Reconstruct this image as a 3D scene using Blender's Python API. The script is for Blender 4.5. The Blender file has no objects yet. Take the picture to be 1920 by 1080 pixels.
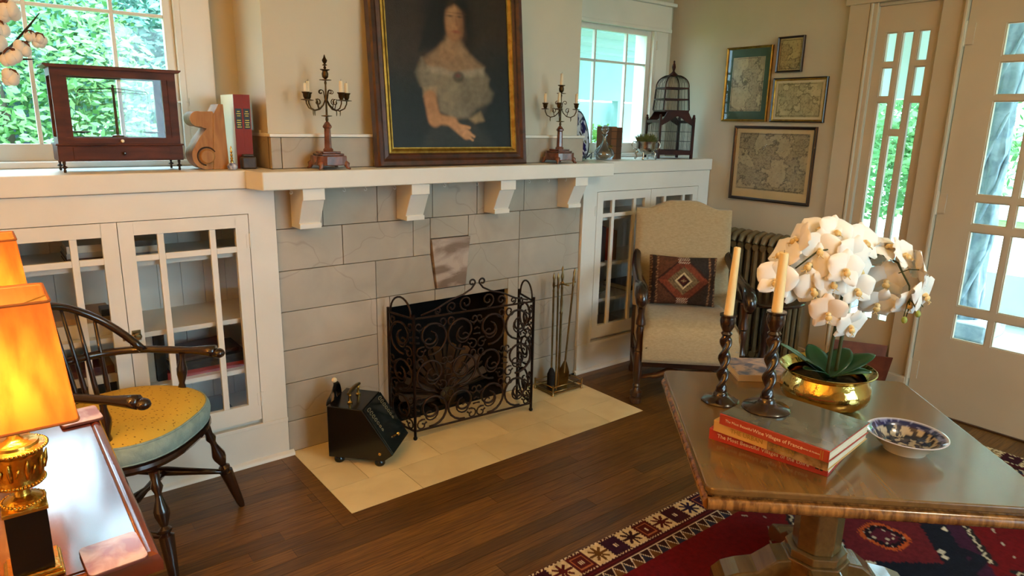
import bpy, bmesh, math, random
from mathutils import Vector, Matrix, noise
R = math.radians; PI = math.pi; sin = math.sin; cos = math.cos
random.seed(7)
SC = bpy.context.scene; COL = SC.collection

# ------------------------------------------------------------------ camera
def make_camera():
    yaw, pitch, roll = R(-38.2946), R(-13.56), R(1.17)
    fw = Vector((sin(-yaw)*cos(pitch), cos(yaw)*cos(pitch), sin(pitch)))
    rt = Vector((cos(yaw), sin(yaw), 0)); up = rt.cross(fw)
    r2 = rt*cos(roll)+up*sin(roll); u2 = up*cos(roll)-rt*sin(roll)
    cd = bpy.data.cameras.new('camera'); cd.sensor_width = 36; cd.lens = 36*1280.25/1920
    cd.clip_start = .02; cd.clip_end = 200
    co = bpy.data.objects.new('camera', cd); COL.objects.link(co)
    m = Matrix((r2, u2, -fw)).transposed().to_4x4(); m.translation = Vector((-.8918, -2.5958, 1.3449))
    co.matrix_world = m; SC.camera = co
make_camera()

# ------------------------------------------------------------------ world, light, exposure
SKY = (0.58, 0.88, 1.05); SKY_STRENGTH = 10.2
w = bpy.data.worlds.new('sky'); SC.world = w; w.use_nodes = True
bg = w.node_tree.nodes['Background']; bg.inputs[0].default_value = SKY+(1,); bg.inputs[1].default_value = SKY_STRENGTH
vs = SC.view_settings; vs.view_transform = 'Standard'; vs.look = 'None'; vs.gamma = 1; vs.use_curve_mapping = False
vs.exposure = 0.22; PENDANT_FILL = 48; FLOOR_FILL = 370  # exposure, then strengths of the two out-of-view lamps added for fill
def portal(loc, rot, sx, sy):
    l = bpy.data.lights.new('window_portal', 'AREA'); l.shape = 'RECTANGLE'; l.size = sx; l.size_y = sy
    l.cycles.is_portal = True
    o = bpy.data.objects.new('window_portal', l); COL.objects.link(o); o.location = loc; o.rotation_euler = rot
portal((-.55, .45, 1.55), (R(-90), 0, 0), .75, .75)
portal((2.155, .45, 1.55), (R(-90), 0, 0), .75, .75)
portal((2.76, -1.05, 1.1), (0, R(90), 0), 1.5, .25)
portal((2.76, -1.70, 1.1), (0, R(90), 0), 1.5, .55)
portal((1.4, -5.33, 1.425), (R(90), 0, 0), 2.1, 1.85)
SUN = bpy.data.lights.new('sun', 'SUN'); SUN.energy = 7.0; SUN.angle = R(6); SUN.color = (1, .93, .8)
so = bpy.data.objects.new('sun', SUN); COL.objects.link(so); so.rotation_euler = Vector((-.5, .35, -.79)).to_track_quat('-Z', 'Y').to_euler()

# ------------------------------------------------------------------ colour and materials
def lin(h):
    c = [int(h[i:i+2], 16)/255 for i in (0, 2, 4)]
    return tuple(x/12.92 if x <= .04045 else ((x+.055)/1.055)**2.4 for x in c)
MATS = {}
def mat(name, col, rough=.5, metal=0, col2=None, nscale=8, stretch=(1, 1, 1), bump=0, bscale=None, detail=4,
        coat=0, spec=.5, lo=.35, hi=.65, emit=None, trans=0, ior=1.45, sheen=0, alpha=1, kind='noise', wdist=3, rot=(0, 0, 0)):
    if name in MATS: return MATS[name]
    m = bpy.data.materials.new(name); m.use_nodes = True; nt = m.node_tree; N = nt.nodes; L = nt.links
    p = N['Principled BSDF']; c1 = lin(col) if isinstance(col, str) else col
    p.inputs['Base Color'].default_value = c1+(1,); p.inputs['Roughness'].default_value = rough
    p.inputs['Metallic'].default_value = metal; p.inputs['Specular IOR Level'].default_value = spec
    p.inputs['Coat Weight'].default_value = coat; p.inputs['Coat Roughness'].default_value = .12
    p.inputs['Transmission Weight'].default_value = trans; p.inputs['IOR'].default_value = ior
    p.inputs['Sheen Weight'].default_value = sheen
    if emit: p.inputs['Emission Color'].default_value = emit[0]+(1,); p.inputs['Emission Strength'].default_value = emit[1]
    if col2 or bump:
        tc = N.new('ShaderNodeTexCoord'); mp = N.new('ShaderNodeMapping'); mp.inputs['Scale'].default_value = stretch
        mp.inputs['Rotation'].default_value = rot
        L.new(tc.outputs['Object'], mp.inputs['Vector'])
    if col2:
        if kind == 'noise':
            n = N.new('ShaderNodeTexNoise'); n.inputs['Scale'].default_value = nscale; n.inputs['Detail'].default_value = detail
            n.inputs['Distortion'].default_value = .6; out = n.outputs['Fac']
        elif kind == 'wave':
            n = N.new('ShaderNodeTexWave'); n.inputs['Scale'].default_value = nscale; n.inputs['Distortion'].default_value = wdist
            n.inputs['Detail'].default_value = detail; n.inputs['Detail Scale'].default_value = 1.5; out = n.outputs['Fac']
        else:
            n = N.new('ShaderNodeTexVoronoi'); n.inputs['Scale'].default_value = nscale; out = n.outputs['Distance']
        L.new(mp.outputs[0], n.inputs['Vector'])
        cr = N.new('ShaderNodeValToRGB'); cr.color_ramp.elements[0].position = lo; cr.color_ramp.elements[1].position = hi
        c2 = lin(col2) if isinstance(col2, str) else col2
        cr.color_ramp.elements[0].color = c1+(1,); cr.color_ramp.elements[1].color = c2+(1,)
        L.new(out, cr.inputs[0]); L.new(cr.outputs[0], p.inputs['Base Color'])
    if bump:
        n2 = N.new('ShaderNodeTexNoise'); n2.inputs['Scale'].default_value = bscale or nscale*4; n2.inputs['Detail'].default_value = 3
        L.new(mp.outputs[0], n2.inputs['Vector']); b = N.new('ShaderNodeBump'); b.inputs['Strength'].default_value = bump
        b.inputs['Distance'].default_value = .004; L.new(n2.outputs['Fac'], b.inputs['Height']); L.new(b.outputs[0], p.inputs['Normal'])
    MATS[name] = m; return m
def vary(m, amount=.25, hue=.02):      # each object its own shade: timber boards, stones, tiles
    nt = m.node_tree; N = nt.nodes; L = nt.links; p = N['Principled BSDF']
    oi = N.new('ShaderNodeObjectInfo'); mr = N.new('ShaderNodeMapRange'); mr.inputs[3].default_value = 1-amount; mr.inputs[4].default_value = 1+amount
    L.new(oi.outputs['Random'], mr.inputs[0]); hs = N.new('ShaderNodeHueSaturation'); L.new(mr.outputs[0], hs.inputs['Value'])
    src = p.inputs['Base Color'].links[0].from_socket if p.inputs['Base Color'].links else None
    if src: L.new(src, hs.inputs['Color'])
    else: hs.inputs['Color'].default_value = p.inputs['Base Color'].default_value
    L.new(hs.outputs[0], p.inputs['Base Color']); return m
def attr_mat(name, rough=.8, bump=0, bscale=300, coat=0, spec=.3, mottling=0, mscale=20):
    m = mat(name, (.5, .5, .5), rough, bump=bump, bscale=bscale, coat=coat, spec=spec); nt = m.node_tree
    a = nt.nodes.new('ShaderNodeAttribute'); a.attribute_name = 'Col'; out = a.outputs['Color']
    if mottling:
        n = nt.nodes.new('ShaderNodeTexNoise'); n.inputs['Scale'].default_value = mscale; n.inputs['Detail'].default_value = 6
        tc = nt.nodes.new('ShaderNodeTexCoord'); nt.links.new(tc.outputs['Object'], n.inputs['Vector'])
        mr = nt.nodes.new('ShaderNodeMapRange'); mr.inputs[1].default_value = .3; mr.inputs[2].default_value = .7
        mr.inputs[3].default_value = 1-mottling; mr.inputs[4].default_value = 1+mottling
        hs = nt.nodes.new('ShaderNodeHueSaturation'); nt.links.new(n.outputs['Fac'], mr.inputs[0]); nt.links.new(mr.outputs[0], hs.inputs['Value'])
        nt.links.new(out, hs.inputs['Color']); out = hs.outputs[0]
    nt.links.new(out, nt.nodes['Principled BSDF'].inputs['Base Color']); return m
def thin_glass(name, tint=(.99, .995, 1), gloss=.05, fk=.22):
    m = bpy.data.materials.new(name); m.use_nodes = True; nt = m.node_tree; N = nt.nodes; N.clear()
    o = N.new('ShaderNodeOutputMaterial'); t = N.new('ShaderNodeBsdfTransparent'); g = N.new('ShaderNodeBsdfGlossy'); mx = N.new('ShaderNodeMixShader')
    t.inputs[0].default_value = tint+(1,); g.inputs['Roughness'].default_value = .03
    lw = N.new('ShaderNodeLayerWeight'); lw.inputs[0].default_value = .25; ma = N.new('ShaderNodeMath'); ma.operation = 'MULTIPLY_ADD'
    ma.inputs[1].default_value = fk; ma.inputs[2].default_value = gloss*.35
    nt.links.new(lw.outputs['Fresnel'], ma.inputs[0]); nt.links.new(ma.outputs[0], mx.inputs[0])
    nt.links.new(t.outputs[0], mx.inputs[1]); nt.links.new(g.outputs[0], mx.inputs[2]); nt.links.new(mx.outputs[0], o.inputs[0])
    MATS[name] = m; return m

paint = mat('white_paint', 'dfdcd3', .38, col2='d8d5cb', nscale=3, bump=.05, bscale=60)
wallp = mat('cream_wall', 'c5c0b0', .75, col2='c0bbaa', nscale=2, bump=.06, bscale=120)
eastp = mat('grey_beige_wall', 'b6b09e', .75, col2='b0a997', nscale=2, bump=.06, bscale=120)
doorp = mat('cream_door_paint', 'b9ac94', .4, col2='b4a68e', nscale=3, bump=.04, bscale=60)
ceilp = mat('ceiling_paint', 'd8d2c2', .8)
stone = vary(mat('grey_limestone', '9c9384', .55, col2='aea596', nscale=5, detail=8, bump=.12, bscale=40, lo=.3, hi=.7), .09)
def veins(m, scale, width, col, strength):
    nt = m.node_tree; N = nt.nodes; L = nt.links; p = N['Principled BSDF']; src = p.inputs['Base Color'].links[0].from_socket
    tc = N.new('ShaderNodeTexCoord'); n = N.new('ShaderNodeTexNoise'); n.inputs['Scale'].default_value = scale*1.3; n.inputs['Detail'].default_value = 3
    mxv = N.new('ShaderNodeVectorMath'); mxv.operation = 'MULTIPLY_ADD'; mxv.inputs[1].default_value = (.35, .35, .35)
    L.new(tc.outputs['Object'], n.inputs['Vector']); L.new(n.outputs['Color'], mxv.inputs[0]); L.new(tc.outputs['Object'], mxv.inputs[2])
    v = N.new('ShaderNodeTexVoronoi'); v.feature = 'DISTANCE_TO_EDGE'; v.inputs['Scale'].default_value = scale; L.new(mxv.outputs[0], v.inputs['Vector'])
    mr = N.new('ShaderNodeMapRange'); mr.inputs[1].default_value = 0; mr.inputs[2].default_value = width; mr.inputs[3].default_value = strength; mr.inputs[4].default_value = 0
    L.new(v.outputs['Distance'], mr.inputs[0]); mx = N.new('ShaderNodeMix'); mx.data_type = 'RGBA'; mx.inputs['B'].default_value = lin(col)+(1,)
    L.new(mr.outputs[0], mx.inputs['Factor']); L.new(src, mx.inputs['A']); L.new(mx.outputs['Result'], p.inputs['Base Color'])
veins(stone, 2.1, .007, '655a4a', .28)
mortar = mat('stone_joint', '6d6356', .9)
hearthm = vary(mat('hearth_stone', 'd6c294', .42, col2='e2d0a2', nscale=6, detail=7, bump=.06, bscale=40), .07)
marble = mat('veined_marble', '7d6a5c', .3, col2='b3a396', nscale=5, stretch=(1, 1, 2.4), detail=8, lo=.42, hi=.6, rot=(0, .5, 0))
oak = vary(mat('oak_floor', '492d10', .36, col2='6d4a1b', nscale=7, stretch=(1.2, 22, 8), detail=6, bump=.05, bscale=12, coat=.12), .34)
dark_gap = mat('floor_gap', '160b05', .8)
walnut = mat('walnut', '57401e', .27, col2='7e5d2e', nscale=4, stretch=(1, 9, 9), detail=6, coat=.8, spec=.8, lo=.2, hi=.9)
walnut_edge = mat('walnut_edge', '5c3a1a', .27, col2='9a6c34', nscale=22, stretch=(3, 3, .5), detail=4, coat=.5, lo=.35, hi=.7)
mahog = mat('mahogany', '3e1409', .2, col2='5a2212', nscale=4, stretch=(8, 1, 8), detail=5, coat=1, spec=1)
darkwood = mat('dark_turned_wood', '1e0f09', .22, col2='2c170d', nscale=10, coat=.5)
brownwood = mat('brown_chair_wood', '2e1808', .3, col2='432410', nscale=10, stretch=(4, 4, 1), coat=.3)
casewood = mat('rosewood_case', '3a1d12', .5, col2='522a1a', nscale=7, stretch=(1, 5, 5), spec=.25)
brass = mat('polished_brass', 'd2b162', .14, 1, bump=.55, bscale=34)
gilt = mat('gilt_bronze', 'c79c42', .28, 1, bump=.35, bscale=120)
goldleaf = mat('gold_leaf', 'a8863c', .42, .9, col2='866428', nscale=30, bump=.2, bscale=60)
oldbrass = mat('aged_brass', 'a48c5c', .3, 1, col2='806844', nscale=20)
bronze = mat('dark_bronze', '3a2c18', .4, .85, col2='5a4526', nscale=30)
iron = mat('wrought_iron', '241a15', .5, .6, col2='382820', nscale=30)
silver = mat('silver', 'b8b6ae', .22, 1, bump=.3, bscale=50)
black_enamel = mat('black_enamel', '050707', .22, coat=.25)
soot = mat('soot_black', '060504', .95)
glass = thin_glass('window_glass')
cabglass = thin_glass('cabinet_glass', (.985, .99, .99), .08, .3)
linen = mat('beige_linen', '9c8864', .9, col2='aa9672', nscale=60, stretch=(1, 1, 3), bump=.25, bscale=260, sheen=.2)
wax = mat('ivory_wax', 'e8cf96', .5, spec=.4)
wax2 = mat('white_wax', 'd8cdb2', .5, spec=.4)
paper = mat('page_block', 'd5cab0', .85, col2='c2b596', nscale=90, stretch=(.05, .05, 6))
petal = mat('orchid_petal', 'eeebe4', .6, sheen=.1)
petal2 = mat('orchid_petal_blush', 'e6d6c4', .6, sheen=.1)
lipm = mat('orchid_lip', 'd8b26a', .6, col2='e9d6a4', nscale=60)
leafm = mat('orchid_leaf', '0c3018', .3, col2='12401f', nscale=9, coat=.2)
stemm = mat('orchid_stem', '3c4426', .6)
budm = mat('orchid_bud', '8c9a4a', .6)

# ------------------------------------------------------------------ mesh building
class MB:
    def __init__(s): s.v = []; s.f = []; s.c = None
    def box(s, x0, x1, y0, y1, z0, z1, m=None):
        b = len(s.v)
        pts = [Vector(p) for p in ((x0, y0, z0), (x1, y0, z0), (x1, y1, z0), (x0, y1, z0), (x0, y0, z1), (x1, y0, z1), (x1, y1, z1), (x0, y1, z1))]
        s.v += [m @ p for p in pts] if m else pts
        s.f += [tuple(b+i for i in q) for q in ((0, 3, 2, 1), (4, 5, 6, 7), (0, 1, 5, 4), (1, 2, 6, 5), (2, 3, 7, 6), (3, 0, 4, 7))]
        return s
    def prism(s, poly, a, axis, t0, t1, m=None):
        # poly: list of 2-D points; extruded along axis from t0 to t1
        b = len(s.v); n = len(poly)
        def P(p, t): return {'x': Vector((t, p[0], p[1])), 'y': Vector((p[0], t, p[1])), 'z': Vector((p[0], p[1], t))}[axis]
        for t in (t0, t1):
            for p in poly: q = P(p, t); s.v.append(m @ q if m else q)
        s.f.append(tuple(range(b+n-1, b-1, -1))); s.f.append(tuple(range(b+n, b+2*n)))
        for i in range(n): j = (i+1) % n; s.f.append((b+i, b+j, b+n+j, b+n+i))
        return s
    def lathe(s, prof, n=20, m=None, caps=True, ang=2*PI, twist=0):
        b = len(s.v); k = len(prof); full = abs(ang-2*PI) < 1e-6
        for i in range(n if full else n+1):
            a = ang*i/n
            for (r, z) in prof: q = Vector((r*cos(a), r*sin(a), z)); s.v.append(m @ q if m else q)
        cols = n if full else n+1
        for i in range(n):
            j = (i+1) % cols
            for t in range(k-1): s.f.append((b+i*k+t, b+j*k+t, b+j*k+t+1, b+i*k+t+1))
        if caps and full:
            if prof[0][0] > 1e-5: s.f.append(tuple(b+i*k for i in range(n-1, -1, -1)))
            if prof[-1][0] > 1e-5: s.f.append(tuple(b+i*k+k-1 for i in range(n)))
        return s
    def tube(s, pts, r, n=6, closed=False, m=None, flat=1.0):
        pts = [Vector(p) for p in pts]; K = len(pts); rr = r if isinstance(r, (list, tuple)) else [r]*K
        b = len(s.v); up = None
        for i, p in enumerate(pts):
            if closed: t = pts[(i+1) % K]-pts[i-1]
            else: t = pts[min(i+1, K-1)]-pts[max(i-1, 0)]
            t = t.normalized() if t.length > 1e-9 else Vector((0, 0, 1))
            if up is None: up = t.orthogonal().normalized()
            else:
                up = up-t*up.dot(t); up = up.normalized() if up.length > 1e-6 else t.orthogonal().normalized()
            sd = t.cross(up)
            for j in range(n):
                a = 2*PI*j/n; q = p+(up*cos(a)+sd*sin(a)*flat)*rr[i]; s.v.append(m @ q if m else q)
        for i in range(K if closed else K-1):
            i2 = (i+1) % K
            for j in range(n): j2 = (j+1) % n; s.f.append((b+i*n+j, b+i*n+j2, b+i2*n+j2, b+i2*n+j))
        if not closed:
            s.f.append(tuple(b+j for j in range(n-1, -1, -1))); s.f.append(tuple(b+(K-1)*n+j for j in range(n)))
        return s
    def ball(s, c, r, n=10, k=6, sc=(1, 1, 1), m=None):
        prof = [(r*sin(PI*i/k), -r*cos(PI*i/k)) for i in range(k+1)]; prof[0] = (0, -r); prof[-1] = (0, r)
        mm = Matrix.Translation(c) @ Matrix.Diagonal(sc+(1,)); return s.lathe(prof, n, (m @ mm) if m else mm, caps=False)
    def grid(s, fn, nu, nv, closed_u=False):
        b = len(s.v)
        for i in range(nu+1):
            for j in range(nv+1): s.v.append(Vector(fn(i/nu, j/nv)))
        for i in range(nu):
            for j in range(nv): s.f.append((b+i*(nv+1)+j, b+(i+1)*(nv+1)+j, b+(i+1)*(nv+1)+j+1, b+i*(nv+1)+j+1))
        return s
    def mesh(s, name):
        me = bpy.data.meshes.new(name); me.from_pydata([tuple(p) for p in s.v], [], s.f); me.validate(); me.update()
        bm = bmesh.new(); bm.from_mesh(me); bmesh.ops.remove_doubles(bm, verts=bm.verts, dist=1e-6)
        bmesh.ops.recalc_face_normals(bm, faces=bm.faces); bm.to_mesh(me); bm.free(); return me
    def build(s, name, m, parent=None, smooth=False, bevel=0, seg=2, angle=40, solid=0, sub=0, raw=False):
        if raw: me = bpy.data.meshes.new(name); me.from_pydata([tuple(p) for p in s.v], [], s.f); me.update()
        else: me = s.mesh(name)
        me.materials.append(m)
        if smooth:
            if smooth is True: me.shade_smooth()
            else:
                me.shade_smooth(); me.set_sharp_from_angle(angle=R(angle))
        o = bpy.data.objects.new(name, me); COL.objects.link(o)
        if parent: o.parent = parent
        if solid: md = o.modifiers.new('solid', 'SOLIDIFY'); md.thickness = solid; md.offset = 0
        if sub: md = o.modifiers.new('sub', 'SUBSURF'); md.levels = sub; md.render_levels = sub
        if bevel:
            md = o.modifiers.new('bevel', 'BEVEL'); md.width = bevel; md.segments = seg; md.limit_method = 'ANGLE'; md.angle_limit = R(35)
            md.harden_normals = False
        return o
def colour(o, fn):                       # point colours for flat print and woven pattern
    me = o.data; a = me.color_attributes.new('Col', 'FLOAT_COLOR', 'POINT'); buf = []
    for v in me.vertices: buf += list(fn(v.co))+[1]
    a.data.foreach_set('color', buf)
def T(x=0, y=0, z=0): return Matrix.Translation((x, y, z))
def Rx(a): return Matrix.Rotation(a, 4, 'X')
def Ry(a): return Matrix.Rotation(a, 4, 'Y')
def Rz(a): return Matrix.Rotation(a, 4, 'Z')
def along(a, b):
    a = Vector(a); b = Vector(b); d = b-a
    return Matrix.Translation(a) @ d.to_track_quat('Z', 'Y').to_matrix().to_4x4(), d.length
def tag(o, label, cat, group=None):
    o['label'] = label; o['category'] = cat
    if group: o['group'] = group
    return o
def thing(name, label, cat, loc=(0, 0, 0), rz=0, group=None):
    o = bpy.data.objects.new(name, None); o.empty_display_size = .05; COL.objects.link(o)
    o.location = loc; o.rotation_euler = (0, 0, rz); return tag(o, label, cat, group)
def struct(o, label=None):
    o['kind'] = 'structure'
    if label: o['label'] = label
    return o
def sroot(name, label=None, loc=(0, 0, 0)):
    o = bpy.data.objects.new(name, None); o.empty_display_size = .05; COL.objects.link(o); o.location = loc; return struct(o, label)
def bx(name, m, parent, x0, x1, y0, y1, z0, z1, bevel=0, mt=None):
    return MB().box(x0, x1, y0, y1, z0, z1, mt).build(name, m, parent, bevel=bevel)
def share(o, parent, loc=(0, 0, 0), rot=(0, 0, 0), scale=(1, 1, 1), name=None):
    c = o.copy(); COL.objects.link(c); c.parent = parent; c.location = loc; c.rotation_euler = rot; c.scale = scale; return c
def copy_tree(o, parent=None):
    c = o.copy(); COL.objects.link(c); c.parent = parent
    for ch in [k for k in bpy.data.objects if k.parent == o]: copy_tree(ch, c)
    return c
def lettering(text, size, m, parent, mt, name='lettering', align='CENTER', depth=.0003):
    cu = bpy.data.curves.new(name, 'FONT'); cu.body = text; cu.size = size; cu.align_x = align; cu.align_y = 'CENTER'; cu.extrude = depth
    cu.resolution_u = 2
    ob = bpy.data.objects.new(name, cu); COL.objects.link(ob)
    dg = bpy.context.evaluated_depsgraph_get(); me = bpy.data.meshes.new_from_object(ob.evaluated_get(dg)); bpy.data.objects.remove(ob)
    me.transform(mt); me.materials.clear(); me.materials.append(m)
    o = bpy.data.objects.new(name, me); COL.objects.link(o); o.parent = parent; return o
# ------------------------------------------------------------------ setting
ZT = 1.16; ZB = 1.094; XR = 1.605; XE = 2.672; XW = -1.067; YB = .36
RX0, RX1, RY0, ZC = -2.65, XE, -5.25, 2.62
# floor: sub-floor and boards
fl = struct(bx('floor', dark_gap, None, RX0, RX1+.13, RY0, .5, -.06, -.004), 'dark stained narrow oak strip floor')
BW = .057; rnd = random.Random(3)
board_mesh = {}
def board(x0, x1, y0, y1):
    me = MB().box(x0+.0006, x1-.0006, y0+.0006, y1-.0006, -.014, 0).build('floor_board', oak, fl); return me
HX0, HX1, HY = .008, 1.534, -.573; BR = .058
n_b = 0; ymid = 0
rows = []
y = -.02
while y > -2.75:
    rows.append((y-BW, y)); y -= BW
for (ya, yb) in rows:
    segs = [(-1.3, XE, yb)]
    if ya > HY-BR-.004: segs = [(-1.3, HX0-BR, yb), (HX1+BR, XE, yb)]
    elif yb > HY-BR: segs = [(-1.3, HX0-BR, yb), (HX0-BR, HX1+BR, HY-BR), (HX1+BR, XE, yb)]
    if yb < -1.5: segs = [(-1.3, .9, yb), (2.2, XE, yb)]; ymid = ymid or yb
    for (xa, xb, yt) in segs:
        x = xa-rnd.uniform(0, .5)
        while x < xb-.02:
            L = rnd.uniform(.75, 1.5); a, b = max(x, xa), min(x+L, xb)
            if b-a > .004: board(a, b, ya, yt); n_b += 1
            x += L
# border boards round the hearth
for (a, b, c, d) in ((HX0-BR, HX0, HY-BR, -.02), (HX1, HX1+BR, HY-BR, -.02), (HX0-BR, HX1*.55, HY-BR, HY), (HX1*.55, HX1+BR, HY-BR, HY)):
    board(a if a != HX0-BR or d != HY else HX0, b if b != HX1+BR or d != HY else HX1, c, d)
rest = MB()
y = -2.75
while y > RY0: rest.box(RX0, XE, y-BW+.0006, y-.0006, -.014, 0); y -= BW
y = -.02
while y > -2.75: rest.box(RX0, -1.3, y-BW+.0006, y-.0006, -.014, 0); y -= BW
y = ymid
while y > -2.75: rest.box(.9, 2.2, y-BW+.0006, y-.0006, -.014, 0); y -= BW
o = rest.build('floor_board', oak, fl); o['kind'] = 'stuff'

# hearth stones (flush with the floor)
hearth = struct(bx('hearth', mortar, None, HX0, HX1, HY, -.0, -.02, -.002), 'pale stone hearth slab set flush in the oak floor')
hx = [HX0, .30, .67, 1.05, 1.31, HX1]; hx2 = [HX0, .17, .50, .86, 1.22, HX1]
for (ya, yb, xs) in ((HY, HY+.19, hx), (HY+.19, HY+.38, hx2), (HY+.38, 0, hx)):
    for a, b in zip(xs, xs[1:]): bx('hearth_stone', hearthm, hearth, a+.0012, b-.0012, ya+.0012, yb-.0012, -.02, 0)

# chimney breast and stone surround
breast = MB().box(.008, 1.60, .045, .36, 1.28, ZC).box(0, XR, .12, .36, .62, 1.30).box(0, .47, .1, .36, 0, .62).box(1.135, XR, .1, .36, 0, .62)
breast = struct(breast.build('chimney_breast', wallp), 'cream plastered chimney breast above the mantel')
sur = struct(MB().box(0, XR, .02, .12, .56, ZB+.02).box(0, .47, .02, .12, 0, .56).box(1.14, XR, .02, .12, 0, .56).box(0, XR, .02, .05, 1.16, 1.28).build('fireplace_surround', mortar), 'grey limestone fireplace surround of large blocks')
FX0, FX1, FZ = .478, 1.132, .548
G = .0013
def block(x0, x1, z0, z1, m=stone, dep=0.0):
    return bx('stone_block', m, sur, x0+G, x1-G, -dep, .03, z0+G, z1-G, bevel=.0015)
# courses measured on the face: lower jambs, lintel course, upper courses
for (x0, x1) in ((0, .415),):
    for z0, z1 in zip([0, .135, .30, .44, .60], [.135, .30, .44, .60, .765]): block(x0, x1, z0, z1, dep=rnd.uniform(0, .0025))
block(.415, FX0, 0, .60)
block(FX1, 1.197, 0, .60)
for z0, z1 in zip([0, .14, .30, .46], [.14, .30, .46, .60]): block(1.197, XR, z0, z1, dep=rnd.uniform(0, .0025))
block(FX0, .71, FZ, .60); block(.71, .875, FZ, .60); block(.875, FX1, FZ, .60)
def poly_block(poly, m=stone, dep=0.0, name='stone_block'):
    return MB().prism(poly, None, 'y', -dep, .03).build(name, m, sur, bevel=.0015)
poly_block([(.415+G, .60+G), (.712-G, .60+G), (.688-G, .765-G), (.415+G, .765-G)])
poly_block([(.873+G, .60+G), (1.197-G, .60+G), (1.197-G, .79-G), (.893+G, .79-G)])
block(1.197, XR, .60, .79)
o = poly_block([(.714, .605), (.871, .605), (.897, .833), (.688, .833)], marble, .012, 'keystone'); o['label'] = 'veined brown marble keystone'
for a, b in ((0, .27), (.27, .60)): block(a, b, .765, .93, dep=rnd.uniform(0, .002))
block(.60, .688, .765, .93); block(.688, .893, .835, .93); block(.893, 1.197, .79, .93); block(1.197, XR, .79, .93)
for a, b in ((0, .19), (.19, .43), (.43, .70), (.70, .94), (.94, 1.22), (1.22, XR)): block(a, b, .93, ZB+.004, dep=rnd.uniform(0, .002))
for a, b in ((0, .04), (.04, .42), (.42, .82), (.82, 1.2), (1.2, XR)): block(a, b, ZT, 1.278)
bx('stone_ledge', paint, sur, -.004, XR+.004, -.006, .05, 1.278, 1.290, bevel=.002)
bx('stone_return', stone, sur, -.001, .03, .03, .36, ZT, 1.278)
bx('stone_ledge', paint, sur, -.004, .03, .05, .36, 1.278, 1.29)
fb = MB().box(FX0-.02, FX0, .03, .355, 0, FZ).box(FX1, FX1+.02, .03, .355, 0, FZ).box(FX0, FX1, .335, .355, 0, FZ).box(FX0-.02, FX1+.02, .03, .355, FZ, FZ+.02).box(FX0, FX1, .0, .355, -.01, .001)
o = fb.build('firebox', soot, sur); o['label'] = 'soot black firebox opening'

# back wall: recesses with windows either side of the breast
def wall_with_hole(name, axis, fixed, thick, a0, a1, z0, z1, holes, m):
    b = MB()
    def put(p, q, r, s):
        if q-p < 1e-4 or s-r < 1e-4: return
        if axis == 'x': b.box(p, q, fixed, fixed+thick, r, s)
        else: b.box(fixed, fixed+thick, p, q, r, s)
    cur = a0
    for (h0, h1, g0, g1) in sorted(holes):
        put(cur, h0, z0, z1); put(h0, h1, z0, g0); put(h0, h1, g1, z1); cur = h1
    put(cur, a1, z0, z1)
    return struct(b.build(name, m))
W1a, W1b = -.905, -.195; W2a, W2b = 1.80, 2.51; WZ0, WZ1 = 1.16, 1.93
wall_with_hole('wall_back', 'x', YB, .14, XW, XE+.14, 0, ZC, [(W1a, W1b, WZ0, WZ1), (W2a, W2b, WZ0, WZ1)], wallp)['label'] = 'cream plaster wall behind the mantel recesses'
bx('wall_corner', wallp, None, RX0, XW, -.0, .5, 0, ZC)['kind'] = 'structure'
wall_with_hole('wall_right', 'y', XE, .14, RY0, YB+.14, 0, ZC, [(-1.19, -.905, .0, 1.93), (-2.13, -1.295, 0, 1.95)], eastp)['label'] = 'grey beige plaster wall with the framed maps and glazed door'
wall_with_hole('wall_left', 'y', RX0-.14, .14, RY0, .0, 0, ZC, [], wallp)
wall_with_hole('wall_front', 'x', RY0-.14, .14, RX0, XE+.14, 0, ZC, [(.35, 2.45, .5, 2.35)], wallp)
struct(bx('ceiling', ceilp, None, RX0-.14, RX1+.14, RY0-.14, .5, ZC, ZC+.1))

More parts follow.
